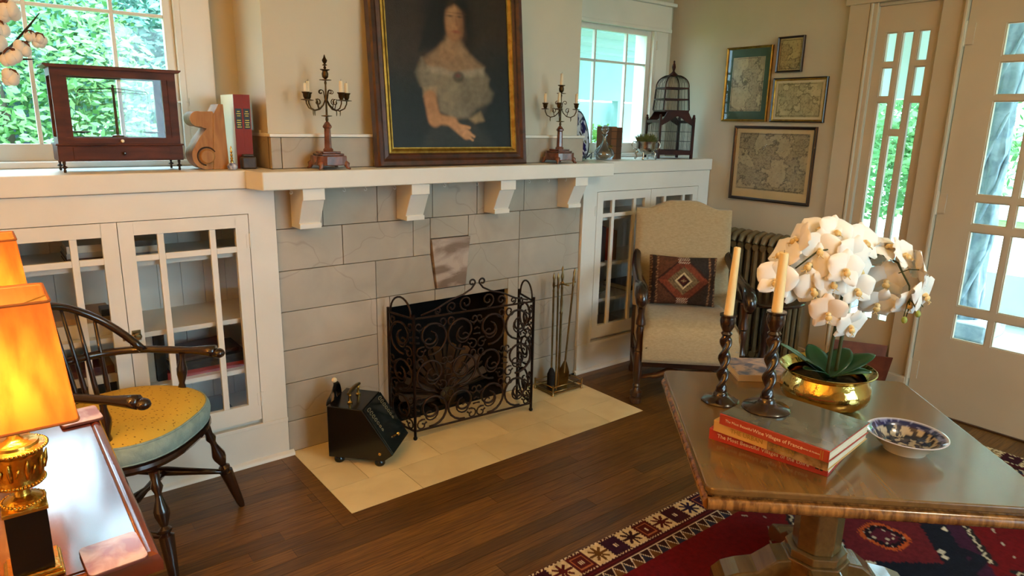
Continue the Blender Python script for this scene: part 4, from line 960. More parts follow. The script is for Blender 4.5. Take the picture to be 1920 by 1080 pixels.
for sx in (-1, 1):
    seat.prism([(-.245, .222), (-.262, .24), (-.268, .30), (-.262, .36), (-.24, .385), (-.19, .40), (-.05, .412), (.10, .405), (.20, .395), (.24, .375), (.24, .222)], None, 'x', sx*.228-.0005, sx*.228+.0005)
seat.box(-.227, .227, -.24, .24, .222, .3)
seat.build('seat', linen, ac, smooth='a')
bk = MB(); H0, H1 = .40, .915
def backf(u, v, y_off):
    x = -.25+.5*u; hump = .042*sm(.12, .38, min(u, 1-u)); z = H0+(H1+hump-H0)*v
    ed = min(1, min(u, 1-u)*14, (1-v)*16); y = .20+(z-H0)*.17; return (x, y+y_off*(1 if y_off > 0 else (.45+.55*(1-(1-ed)**2))), z)
bk.grid(lambda u, v: backf(u, v, -.035), 30, 24); bk.grid(lambda u, v: backf(u, v, .035), 30, 24)
for (f, n_) in ((lambda v, s: backf(0, v, -.035+.07*s), 24), (lambda v, s: backf(1, v, -.035+.07*s), 24), (lambda v, s: backf(v, 1, -.035+.07*s), 30), (lambda v, s: backf(v, 0, -.035+.07*s), 30)):
    bk.grid(f, n_, 1)
for v_ in bk.v: pass
bk.build('backrest', linen, ac, smooth='a')
pil = MB(); PWD, PHT = .172, .128
def pilf(s):
    def f(u, v):
        x = (2*u-1); z = (2*v-1); k = (1-abs(x)**2.6)*(1-abs(z)**2.6); pinch = 1-.06*(1-abs(x))*abs(z)**3
        return (x*PWD*(1-.03*(1-abs(z))), s*.055*max(0, k)**.5, z*PHT*pinch)
    return f
pil.grid(pilf(-1), 64, 50); pil.grid(pilf(1), 64, 50)
kp = pil.build('throw_pillow', attr_mat('kilim_wool', .95, bump=.4, bscale=260, mottling=.3, mscale=90), None, smooth=True)
tag(kp, 'rust and brown woven kilim pillow with a diamond medallion on the armchair', 'pillow')
kp.location = Vector((1.906, -.489, .567))+Vector((AX[0]*-.015+.69*.075, AX[1]*-.015+.724*.075, 0)); kp.rotation_euler = (R(-12), R(1), R(-43.6))
def kilim(co):
    x, z = co.x/PWD, co.z/PHT; d = abs(x)*1.15+abs(z)*.95; a = lin('5c2416')
    if abs(x) > .74:
        q = (z*5) % 1; e = abs(abs(x)-.86)
        if e < .05+.05*abs(q-.5): return lin('2a1c14')
        if (z*9+abs(x)*4) % 1 < .3: return lin('8a6c4a')
        return lin('5a3a24')
    if d < .13: return lin('4a1810') if d > .07 else lin('7a6848')
    if d < .24: return lin('2e100c')
    if d < .31: return lin('b5a079')
    if d < .55: return lin('6a5a3c') if (x*11+z*7) % 1 < .6 else lin('4c3c26')
    if abs(x) < .18 and abs(z) > .7: return lin('a89a86') if (x*16+z*9) % 1 < .45 else lin('5c2416')
    if d < .85: return lin('6c3320') if (x > 0) == (z > 0) else lin('5c2c1c')
    if d < .95: return lin('2e1a12')
    return lin('2a221e') if x > 0 else lin('4e2e1c')
colour(kp, kilim)

# ------------------------------------------------------------------ radiator, round table, magazine rack
rad = thing('radiator', 'bronze painted cast iron column radiator below the framed maps', 'radiator', (2.555, -.49, 0))
ironp = mat('radiator_bronze', '6a5a3e', .42, .2, col2='766648', nscale=20)
sec = MB(); NS = 11; step = .047
for (dx) in (-.055, 0, .055):
    sec.tube([(dx, 0, .10), (dx, 0, .70)], [.0165]*2, 8, flat=.8)
sec.tube([(-.075, 0, .72), (-.055, 0, .75), (0, 0, .766), (.055, 0, .75), (.075, 0, .72)], [.014, .02, .021, .02, .014], 10)
sec.tube([(-.07, 0, .70), (.07, 0, .70)], .02, 8); sec.tube([(-.07, 0, .09), (.07, 0, .09)], .021, 8)
proto = None
for i in range(NS):
    y_ = (i-(NS-1)/2)*step
    if proto is None: proto = sec.build('section', ironp, rad, smooth='a'); proto.location = (0, y_, 0)
    else: share(proto, rad, (0, y_, 0))
for s in (-1, 1):
    for dx in (-.05, .05): MB().lathe([(.024, 0), (.016, .03), (.014, .08)], 10, T(dx, s*(NS-1)/2*step, 0)).build('foot', ironp, rad, smooth='a')
for z in (.11, .68): MB().tube([(0, -(NS-1)/2*step, z), (0, (NS-1)/2*step, z)], .02, 8).build('connector', ironp, rad, smooth='a')
MB().tube([(0, -.235, .1), (0, -.30, .1)], .012, 8).lathe([(.018, 0), (.02, .03), (.012, .05)], 10, T(0, -.285, .09)).build('valve', ironp, rad, smooth='a')

rt_ = thing('side_table', 'small round dark wood pedestal table between the armchair and radiator', 'side table', (2.265, -.735, 0))
MB().lathe([(0, .478), (.165, .478), (.178, .484), (.18, .492), (.176, .498), (.165, .5), (0, .5)], 40).build('top', darkwood, rt_, smooth='a')
MB().lathe([(.03, .478), (.022, .46), (.016, .43), (.022, .38), (.026, .33), (.018, .28), (.016, .22), (.026, .17), (.03, .13), (.024, .1)], 16).build('pedestal', darkwood, rt_, smooth='a')
for k in range(3):
    a = k*2*PI/3+.4; d = Vector((cos(a), sin(a), 0)); Z = lambda z: Vector((0, 0, z))
    MB().tube([d*.015+Z(.15), d*.06+Z(.13), d*.11+Z(.07), d*.15+Z(.022), d*.17+Z(.012)], [.016, .014, .012, .010, .012], 8).build('leg', darkwood, rt_, smooth=True)

mg = thing('magazine_rack', 'brown leather magazine holder with slanted sides beside the sidelight', 'magazine rack', (2.50, -1.13, 0), R(30))
lth = mat('brown_leather', '4e2416', .5, col2='6a3420', nscale=12, bump=.15, bscale=90)
for s in (-1, 1):
    MB().prism([(-.10, .02), (.10, .02), (.125, .30), (-.125, .30)], None, 'x', -.003, .003, T(s*.02, 0, 0) @ Ry(R(s*16))).build('side_panel', lth, mg)
for s in (-1, 1):
    MB().prism([(-.012, .012), (.012, .012), (.055, .17), (-.055, .17)], None, 'y', s*.096-.003, s*.096+.003).build('end_gusset', lth, mg)
bx('base_board', lth, mg, -.03, .03, -.1, .1, 0, .02, bevel=.004)
bx('magazine', mat('navy_cover', '141824', .4), mg, -.014, -.006, -.085, .085, .022, .24); bx('magazine', mat('grey_cover', '4a4c50', .4), mg, .002, .010, -.085, .085, .022, .23)
# ------------------------------------------------------------------ rug
RGX0, RGX1, RGY0, RGY1 = -.35, 2.47, -3.05, -1.212; RZ = .006
rug = thing('oriental_rug', 'red and navy woven rug with a cream star border under the table', 'rug', (0, 0, 0))
bx('backing', mat('rug_warp', '5a2018', .95), rug, RGX0, RGX1, RGY0, RGY1, 0, RZ-.0015)
woolm = attr_mat('rug_wool', .95, bump=.3, bscale=240, spec=.15, mottling=.22, mscale=60)
def hsh(i, j): return (sin(i*127.1+j*311.7)*43758.5453) % 1
def border_colour(s, d):        # s along the edge, d inwards from it
    cream = lin('c9b48a'); maroon = lin('3a0c12'); dark = lin('20101a'); white = lin('cdbfa2')
    if d < .005: return white if (s*60) % 1 < .5 else maroon
    if d < .093:
        CW = .0765; k = math.floor((s-.386)/CW+.5); x = (s-.386)-k*CW; y = d-.049; hx_, hy_ = CW/2, .044
        if k % 2 == 0:
            a = math.atan2(y, x*1.1); r = math.hypot(x, y)
            star = r < .040*(.28+.72*abs(cos(4*a))**1.6) and r < .036+.01*abs(cos(2*a))
            col = lin(('2c1014', '1e1430', '4a1210', '5a3a14')[int(hsh(k, 3)*4)])
            return col if star else cream
        e = max(abs(x)/hx_, abs(y)/hy_)
        if e > .93: return cream if (x+y)*200 % 1 < .4 else maroon
        base = lin(('33101a', '2a1026', '4a1414')[int(hsh(k, 7)*3)])
        if .56 < e < .66 and k % 4 == 1: return lin('a0603c')
        if e < .22: return white if abs(x) < .003 or (.17 < e) else base
        return base
    if d < .098: return white if (s*70) % 1 < .55 else maroon
    if d < .122: return maroon if abs(d-.11) > .002 else lin('5a161c')
    if d < .126: return white
    if d < .17:
        t = (s*24) % 1; y = (d-.126)/.044; tri = abs(t-.5)*2
        if abs(tri-y) < .09: return white
        return lin('2a1210') if tri > y else lin(('5a3a18', '1c2030')[int(s*24) % 2])
    return None
MEDX, MEDY = 1.395, -1.77
def rug_colour(x, y):
    ds = [(RGY1-y, x), (y-RGY0, x), (x-RGX0, y), (RGX1-x, y)]; d, s = min(ds)
    b = border_colour(s, d) if d < .17 else None
    if b: return b
    red = lin('5e080d'); navy = lin('10131f')
    u = x-MEDX; v = y-MEDY; PX_, PY_ = 1.3, .62
    a = abs((u+PX_/2) % PX_-PX_/2); c = abs((v+PY_/2) % PY_-PY_/2); wob = .006*(math.floor(math.atan2(c, a)*14) % 2)
    sq = (a**3+c**3)**(1/3)+wob; dd = a*.8+c
    if sq < .045: return lin('4a1020') if hsh(math.floor(x*90), math.floor(y*90)) > .08 else lin('b8a48c')
    if sq < .062: return lin('180810') if hsh(math.floor(x*120), math.floor(y*120)) > .12 else lin('a08c78')
    if sq < .076: return lin('a8481a')
    if dd < .18+wob: return lin('5a161c')
    if dd < .29+wob:
        if hsh(math.floor(x*45), math.floor(y*45)) > .955: return lin('bcb09a')
        return navy
    if dd < .36+wob: return lin('34142a') if hsh(math.floor(x*26), math.floor(y*26)) > .2 else navy
    e = dd-.36-wob
    if e < .035 and a > .12:
        t = ((a-c)*16) % 1
        if abs(e-.008-.02*abs(t-.5)) < .005: return lin('b4a88e')
        return lin('201c1c')
    if .12 < e < .128 and ((a-c)*9) % 1 < .3: return lin('a89c88')
    return red
def rug_patch(x0, x1, y0, y1, st):
    nx, ny = max(1, round((x1-x0)/st)), max(1, round((y1-y0)/st))
    o = MB().grid(lambda u, v: (x0+(x1-x0)*u, y0+(y1-y0)*v, RZ), nx, ny).build('pile', woolm, rug, raw=True)
    colour(o, lambda co: rug_colour(co.x, co.y))
rug_patch(.2, 1.25, RGY1-.2, RGY1, .0035)
rug_patch(RGX0, .2, RGY1-.2, RGY1, .012); rug_patch(1.25, RGX1, RGY1-.2, RGY1, .01)
rug_patch(.2, 1.7, -2.3, RGY1-.2, .0065); rug_patch(1.7, RGX1, -2.3, RGY1-.2, .008)
rug_patch(RGX0, .2, -2.3, RGY1-.2, .02); rug_patch(RGX0, RGX1, RGY0, -2.3, .02)

# ------------------------------------------------------------------ square tea table
TZ = .55
tb = thing('tea_table', 'square walnut pedestal table with a bead moulded edge, standing cornerwise on the rug', 'table', (.875, -1.757, RZ), R(47)); tz = TZ-RZ
def rsq(h, r, n=5):
    L = []
    for (sx, sy, a0) in ((1, 1, 0), (-1, 1, 90), (-1, -1, 180), (1, -1, 270)):
        L += [(sx*(h-r)+r*cos(R(a0+90*k/n)), sy*(h-r)+r*sin(R(a0+90*k/n))) for k in range(n+1)]
    return L
TH = .386
MB().prism(rsq(TH, .025), None, 'z', tz-.018, tz).build('top', walnut, tb, bevel=.004)
MB().prism(rsq(TH-.012, .02), None, 'z', tz-.027, tz-.018).build('cove', walnut_edge, tb)
for k in range(4):
    m_ = Rz(k*PI/2)
    MB().tube([m_ @ Vector((-TH+.006, -TH+.012, tz-.042)), m_ @ Vector((TH-.006, -TH+.012, tz-.042))], .0165, 12).build('bead_moulding', walnut_edge, tb, smooth='a')
MB().prism(rsq(TH-.014, .01), None, 'z', tz-.056, tz-.027).build('apron', walnut_edge, tb)
pc = (.02, -.036)
def octo(r): return [(pc[0]+r*cos(R(22.5+45*k)), pc[1]+r*sin(R(22.5+45*k))) for k in range(8)]
MB().prism(octo(.085), None, 'z', tz-.075, tz-.047).prism(octo(.066), None, 'z', .16, tz-.075).prism(octo(.085), None, 'z', .135, .16).prism(octo(.095), None, 'z', .05, .135).build('pedestal', walnut, tb, bevel=.003)
for k in range(4):
    m_ = T(pc[0], pc[1], 0) @ Rz(k*PI/2)
    MB().prism([(.06, .04), (.06, .135), (.12, .125), (.17, .085), (.22, .075), (.26, .06), (.285, .035), (.285, 0), (.25, 0), (.2, .03)], None, 'y', -.045, .045, m_).build('foot', walnut, tb, bevel=.006)

# books on the table
def spine_text(bk_, txt, size, mname, t, dx=0, m=None):
    return lettering(txt, size, m, bk_, T(dx, -.0006, t/2) @ Rx(R(90)))
whitet = mat('print_white', 'e0d8c8', .6); goldt = mat('print_gold', '9a8040', .5); blackt = mat('print_black', '101010', .6)
b1 = flat_book('red book lying at the bottom of the table pile, white script on its spine', .575, -1.768, TZ, .265, .030, .298, 'a63030', rz=R(-79))
spine_text(b1, 'The Most Beautiful Villages of the Loire', .0145, 'a', .030, -.01, whitet)
MB().box(.120, .128, -.0009, 0, .012, .020).box(.131, .137, -.0009, 0, .011, .019).build('publisher_mark', blackt, b1)
b2 = flat_book('cream and brown book in the middle of the table pile', .556, -1.782, TZ+.030, .25, .030, .292, 'c9a46a', rz=R(-84))
spine_text(b2, 'THE URBAN', .016, 'a', .030, -.055, goldt)
MB().box(.0, .1465, -.0012, -.0002, .001, .029).build('dust_jacket_picture', mat('jacket_print', '5c4630', .5, col2='a08a6c', nscale=40, detail=6), b2)
lettering('GARDEN', .016, goldt, b2, T(.035, -.0016, .015) @ Rx(R(90)))
b3 = flat_book('grey glossy book with red spine on top of the table pile', .542, -1.797, TZ+.060, .238, .028, .276, '9c3a2e', rz=R(-85))
spine_text(b3, 'The Most Beautiful', .0095, 'a', .028, -.085, whitet); spine_text(b3, 'Wine Villages of France', .013, 'a', .028, .015, whitet)
lettering('Thames & Hudson', .006, whitet, b3, T(.095, -.0006, .014) @ Rx(R(90)))
MB().box(.118, .1195, -.0006, 0, .003, .025).box(.123, .1245, -.0006, 0, .003, .025).build('spine_rule', goldt, b3)
bx('cover_photograph', mat('grey_gloss_print', '4a4a44', .12, col2='63645a', nscale=14, coat=.8), b3, -.137, .137, .004, .237, .0281, .0286)
mg2 = flat_book('colourful picture book lying behind the twisted candlesticks', 1.05, -1.485, TZ, .17, .022, .2, 'b8a898', rz=R(-38))
bx('cover_picture', mat('picture_print', 'c8b4b0', .35, col2='5a6a94', nscale=26, detail=5, lo=.4, hi=.6), mg2, -.098, .098, .002, .168, .0221, .0226)

# barley twist candlesticks and candles
def candlestick(label, x, y, z, h, rb, ch, cr):
    o = thing('candlestick', label, 'candlestick', (x, y, z), 0, 'barley twist candlesticks')
    k = 8
    MB().lathe([(0, 0), (rb, 0), (rb*1.01, .004), (rb*.96, .008), (rb*.5, .015), (.022, .02), (.021, .028), (.017, .032), (.0175, .036)], 8 if cr == 0 else 28).build('base', darkwood, o, smooth='a')
    z0, z1 = .034, h-.062; n, mz = 24, 60; b = MB(); nb = len(b.v)
    for i in range(mz+1):
        zz = z0+(z1-z0)*i/mz; env = min(1, i/5, (mz-i)/5)
        for j in range(n):
            a = 2*PI*j/n; r = .0125+.0058*env*cos(2*(a-zz*62)); b.v.append(Vector((r*cos(a), r*sin(a), zz)))
    for i in range(mz):
        for j in range(n): j2 = (j+1) % n; b.f.append((i*n+j, i*n+j2, (i+1)*n+j2, (i+1)*n+j))
    b.build('twisted_stem', darkwood, o, smooth=True)
    MB().lathe([(.013, h-.064), (.017, h-.058), (.012, h-.052), (.020, h-.036), (.0225, h-.02), (.021, h-.008), (.024, h-.005), (.024, h), (.014, h), (.014, h-.003), (0, h-.003)], 24).build('candle_cup', darkwood, o, smooth='a')
    candle('ivory taper in the candlestick '+ch[0], x, y, z+h-.003, ch[2], ch[3], ch[1], wax, 'ivory tapers', ch[4])
candlestick('dark barley twist candlestick standing directly on the table top', .784, -1.488, TZ, .27, .056, ('standing on the table top', .2, .0135, .0095, (R(1), R(2))), 0)
candlestick('dark barley twist candlestick standing on the pile of books', .652, -1.712, TZ+.0891, .262, .060, ('standing on the pile of books', .152, .0135, .011, (0, R(1))), 1)

# brass pot and orchid
PX, PY = 1.02, -1.68
pot = thing('brass_pot', 'hammered brass cache pot with flared rim holding the orchid', 'pot', (PX, PY, TZ))
MB().lathe([(0, 0), (.07, 0), (.095, .008), (.118, .028), (.126, .05), (.122, .072), (.112, .088), (.108, .096), (.116, .106), (.133, .114), (.134, .116), (.131, .117), (.114, .108), (.105, .097), (.109, .086), (.119, .072), (.123, .05), (.115, .03), (.092, .011), (0, .006)], 48).build('bowl', brass, pot, smooth='a')
MB().lathe([(0, .072), (.06, .076), (.112, .07)], 24).build('moss', mat('moss_soil', '2a2414', .9, col2='4a4020', nscale=50, bump=.6), pot, smooth=True)
orc = thing('orchid', 'white moth orchid with two arching flower stems and broad green leaves', 'orchid', (PX, PY, TZ+.07))
RTv = Vector((.785, -.62, 0)); TO = Vector((-.62, -.785, 0)); UPv = Vector((0, 0, 1))
def O(r, t, z): return RTv*r+TO*t+UPv*(z-TZ-.07)
def petal_mesh(L, W, cup, tip=.0, n=8, m=6):
    b = MB()
    def f(u, v):
        s = (2*v-1); w_ = W*max(.06, sin(PI*min(1, u)**.78))**.55 if u < .99 else W*.22; return (s*w_/2, -cup*(1-(1-u)**2)*.4+cup*.5*s*s*u-(.06*L*sin(PI*u)), u*L)
    return b.grid(f, n, m)
lip_me = MB().ball((0, -.006, -.004), .007, 8, 6, (1, 1.2, .8)).ball((0, -.012, -.012), .0075, 8, 6, (1.2, .8, 1.1)).tube([(0, -.014, -.016), (.004, -.02, -.022), (.008, -.018, -.024)], .0012, 4).tube([(0, -.014, -.016), (-.004, -.02, -.022), (-.008, -.018, -.024)], .0012, 4).mesh('lip'); lip_me.materials.append(lipm); lip_me.shade_smooth()
rf = random.Random(11)
def flower(parent, pos, facing, size=1.0, blush=False):
    f = bpy.data.objects.new('flower', lip_me); COL.objects.link(f); f.parent = parent
    q = Vector(facing).normalized(); rot = (-q).to_track_quat('Y', 'Z'); f.rotation_mode = 'QUATERNION'
    from mathutils import Quaternion
    f.rotation_quaternion = rot @ Quaternion((0, 1, 0), rf.uniform(-.35, .35)); f.location = pos; f.scale = (size,)*3
    for (ang, big) in ((68, 1), (-68, 1), (0, 0), (138, 0), (-138, 0)):
        p = bpy.data.objects.new('petal', (PBIG if big else PSEP)[1 if blush else 0]); COL.objects.link(p); p.parent = f
        p.rotation_euler = (R(rf.uniform(-8, 10)), R(ang+rf.uniform(-6, 6)), 0); p.location = (0, .001 if big else .003, 0)
    return f
def pm(L, W, c, m):
    me = petal_mesh(L, W, c).mesh('petal'); me.materials.append(m); me.shade_smooth(); return me
PBIG = (pm(.050, .064, .014, petal), pm(.050, .064, .014, petal2)); PSEP = (pm(.050, .040, .010, petal), pm(.050, .040, .010, petal2))
def px(u, v, t=0): return O((u-1543-(757-v)*.09)/635*(1-t*.5)+0, t, TZ+(757-v)/628*(1-t*.35))
stem1 = [O(0, 0, .60), O(.005, .0, .75), O(.01, .01, .88), O(-.0, .04, .98), O(-.04, .06, 1.035), O(-.10, .06, 1.02), O(-.15, .05, .97)]
stem2 = [O(.03, -.01, .60), O(.035, -.01, .76), O(.04, -.01, .9), O(.06, .0, .985), O(.10, .01, 1.01), O(.15, .015, .985), O(.19, .02, .92), O(.2, .02, .86), O(.195, .02, .83)]
s1 = MB().tube(stem1, [.006, .0055, .005, .004, .003, .0025, .002], 8).build('flower_stem', stemm, orc, smooth=True)
s2 = MB().tube(stem2, [.006, .0055, .005, .004, .003, .003, .0025, .002, .0015], 8).build('flower_stem', stemm, orc, smooth=True)
FL = [(1512, 452, .05, (-.2, .9, .2)), (1548, 428, .02, (.1, .8, .6)), (1530, 505, .07, (0, 1, .05)), (1497, 478, .05, (-.5, .8, .1)), (1568, 462, .06, (.2, 1, .1)), (1578, 520, .06, (.15, 1, 0)),
      (1548, 478, .09, (.05, 1, .1)), (1522, 560, .08, (-.15, 1, -.15), 1), (1568, 585, .07, (.3, .9, -.3)), (1604, 448, .0, (.3, .8, .4)), (1480, 440, .03, (-1, .1, .3)), (1528, 430, .0, (-.2, .5, .8)),
      (1500, 520, .06, (-.3, .9, -.1)), (1590, 490, .03, (.4, .8, 0)), (1436, 508, .05, (-.3, .9, .1)), (1482, 528, .03, (.4, .9, -.2)), (1458, 468, .02, (-.9, .3, .4))]
for F_ in FL: flower(s1, px(F_[0], F_[1], F_[2]), RTv*F_[3][0]+TO*F_[3][1]+UPv*F_[3][2], rf.uniform(1.05, 1.2), len(F_) > 4)
FR = [(1650, 462, -.02, (.2, .5, .9)), (1676, 470, .0, (.5, .7, .5)), (1632, 480, -.03, (-.2, -.6, .4)), (1656, 520, -.02, (-.4, .7, -.2)), (1702, 492, .01, (1, .1, .2)), (1712, 535, .02, (.6, .7, -.1)), (1640, 562, -.01, (-.3, .8, -.4)), (1690, 552, .01, (.2, .9, -.4)), (1618, 520, -.05, (-.5, -.3, .1))]
for F_ in FR: flower(s2, px(F_[0], F_[1], F_[2]), RTv*F_[3][0]+TO*F_[3][1]+UPv*F_[3][2], rf.uniform(1.05, 1.2))
for (u, v_, par) in ((1702, 572, s2), (1678, 584, s2), (1436, 527, s1), (1543, 590, s1)):
    MB().ball(px(u, v_, .03), .008, 10, 7, (1, 1, 1.3)).build('bud', budm, par, smooth=True)
for (a, b_, par) in (((1665, 500), (1700, 492), s2), ((1690, 540), (1712, 560), s2), ((1684, 545), (1702, 568), s2), ((1686, 550), (1678, 580), s2), ((1480, 500), (1437, 512), s1), ((1487, 480), (1460, 470), s1), ((1500, 470), (1475, 520), s1)):
    pa, pb = px(a[0], a[1], .02), px(b_[0], b_[1], .025); MB().tube([pa, (pa+pb)/2+Vector((0, 0, .006)), pb], .0016, 5).build('pedicel', stemm, par, smooth=True)
def leaf(ang, L, W, rise, droop):
    d = Vector((cos(ang), sin(ang), 0)); sdv = Vector((-sin(ang), cos(ang), 0)); b = MB()
    def f(u, v):
        s = 2*v-1; w_ = W*(sin(PI*(u*.9+.08))**.7)
        return d*(L*u*cos(rise*.6))+UPv*(L*(sin(rise)*u-droop*u*u)+.012*abs(s)*(1-u)+.004)+sdv*(s*w_/2)
    b.grid(f, 14, 6).build('leaf', leafm, orc, smooth=True, solid=.002)
base_a = math.atan2(RTv.y, RTv.x)
for (da, L, W, ri, dr2) in ((12, .17, .085, .75, .25), (42, .15, .08, .9, .3), (168, .17, .07, .95, .2), (-28, .13, .07, .8, .35), (-150, .12, .06, .9, .35), (95, .13, .07, .9, .2), (200, .1, .05, 1.1, .2)): leaf(base_a+R(da), L, W, ri, dr2)

# blue and white dish
dish = MB()
dpf = [(0, .006), (.05, .006), (.054, .008), (.072, .026), (.078, .036), (.094, .044), (.095, .046), (.092, .0465), (.076, .039), (.069, .029), (.05, .012), (0, .010)]
dish.lathe([(0, .003), (.046, .003), (.046, 0), (.05, 0), (.052, .006), (.068, .022), (.077, .035), (.094, .0435), (.095, .0455), (.092, .0465), (.084, .043), (.078, .0395), (.076, .0378), (.074, .036), (.071, .032), (.068, .028), (.064, .0235), (.06, .019), (.055, .0155), (.05, .0125)]+[(q*.0025, .0105+.0012*(q/20)) for q in range(19, -1, -1)], 120)
do = dish.build('transfer_dish', attr_mat('dish_glaze', .12, coat=.6, spec=.5), None, smooth='a'); do.location = (.908, -1.958, TZ); tag(do, 'blue and white transferware bowl on the right of the table', 'bowl')
def dish_col(co):
    r = math.hypot(co.x, co.y); n = noise.noise(Vector((co.x*60, co.y*60, 2)))+.5*noise.noise(Vector((co.x*140, co.y*140, 7)))
    prof_in = [(0, .0105), (.04, .0115), (.05, .0125), (.06, .019), (.068, .028), (.074, .036), (.078, .0395), (.084, .043), (.092, .0465), (.1, .047)]
    for (r0, z0), (r1, z1) in zip(prof_in, prof_in[1:]):
        if r0 <= r <= r1: zi = z0+(z1-z0)*(r-r0)/(r1-r0)
    if co.z < zi-.0018: return lin('c4bba4')
    if r > .0905: return lin('b9bac4')
    if r > .072: return lin('161c48') if n > -.2 else lin('6a7098')
    if r > .06 and n < .05: return lin('a39a88')
    return lin('141a34') if n > -.12 else lin('98907e')
colour(do, dish_col)

# ------------------------------------------------------------------ desk with two lamps and coasters
DZ = .72
dk = thing('side_desk', 'glossy mahogany side table with moulded edge, carrying two gilt lamps', 'table', (-1.02, -1.262, 0))
hx_, hy_ = .278, .326
MB().box(-hx_+.022, hx_-.022, -hy_+.022, hy_-.022, DZ-.018, DZ).build('top_panel', mahog, dk)
mould_prof = [(0, DZ-.028), (0, DZ-.012), (.2, DZ-.002), (.5, DZ+.001), (.85, DZ-.001), (1, DZ-.0025), (1, DZ-.02), (.6, DZ-.028)]
medge = mat('mahogany_edge', '4a1c0e', .2, col2='6a2c16', nscale=6, coat=.6)
for side in range(4):
    b = MB(); L = []
    for (t_, z_) in mould_prof:
        i = t_*.022; C4 = [(-hx_+i, -hy_+i), (hx_-i, -hy_+i), (hx_-i, hy_-i), (-hx_+i, hy_-i)]; p, q = C4[side], C4[(side+1) % 4]; L.append(((p[0], p[1], z_), (q[0], q[1], z_)))
    n = len(L)
    for p, q in L: b.v += [Vector(p), Vector(q)]
    for k in range(n): k2 = (k+1) % n; b.f.append((2*k, 2*k+1, 2*k2+1, 2*k2))
    b.f.append(tuple(2*k for k in range(n))); b.f.append(tuple(2*k+1 for k in range(n-1, -1, -1)))
    b.build('edge_moulding', medge, dk, smooth='a')
bx('apron', mahog, dk, -hx_+.03, hx_-.03, -hy_+.03, hy_-.03, DZ-.12, DZ-.02)
for s in (-1, 1):
    d_ = bx('drawer', mahog, dk, hx_-.031, hx_-.026, s*.145-.13, s*.145+.13, DZ-.112, DZ-.034, bevel=.002)
    MB().lathe([(.004, 0), (.004, .008), (.011, .014), (.008, .02), (0, .021)], 12, T(hx_-.026, s*.145, DZ-.073) @ Ry(R(90))).build('knob', oldbrass, d_, smooth='a')
    for q in (-1, 1): MB().prism([(-.02, -.02), (.02, -.02), (.02, .02), (-.02, .02)], None, 'z', .0, DZ-.02, T(q*(hx_-.05), s*(hy_-.05), 0)).build('leg', mahog, dk, bevel=.004)
shade_m = bpy.data.materials.new('parchment_shade'); shade_m.use_nodes = True; nt = shade_m.node_tree; N = nt.nodes; N.clear()
so_ = N.new('ShaderNodeOutputMaterial'); tr = N.new('ShaderNodeBsdfTranslucent'); df = N.new('ShaderNodeBsdfDiffuse'); mx = N.new('ShaderNodeMixShader'); mx.inputs[0].default_value = .2
nz = N.new('ShaderNodeTexNoise'); nz.inputs['Scale'].default_value = 26; nz.inputs['Detail'].default_value = 8; tcn = N.new('ShaderNodeTexCoord'); mp_ = N.new('ShaderNodeMapping'); mp_.inputs['Scale'].default_value = (2.5, 2.5, .6)
nt.links.new(tcn.outputs['Object'], mp_.inputs[0]); nt.links.new(mp_.outputs[0], nz.inputs['Vector']); cr = N.new('ShaderNodeValToRGB')
cr.color_ramp.elements[0].color = (.15, .036, .003, 1); cr.color_ramp.elements[1].color = (.25, .072, .008, 1); cr.color_ramp.elements[0].position = .35; cr.color_ramp.elements[1].position = .6
nt.links.new(nz.outputs['Fac'], cr.inputs[0]); nt.links.new(cr.outputs[0], tr.inputs[0]); df.inputs[0].default_value = (.8, .42, .13, 1)
nt.links.new(tr.outputs[0], mx.inputs[1]); nt.links.new(df.outputs[0], mx.inputs[2]); nt.links.new(mx.outputs[0], so_.inputs[0])
LAMP_W = 8.5
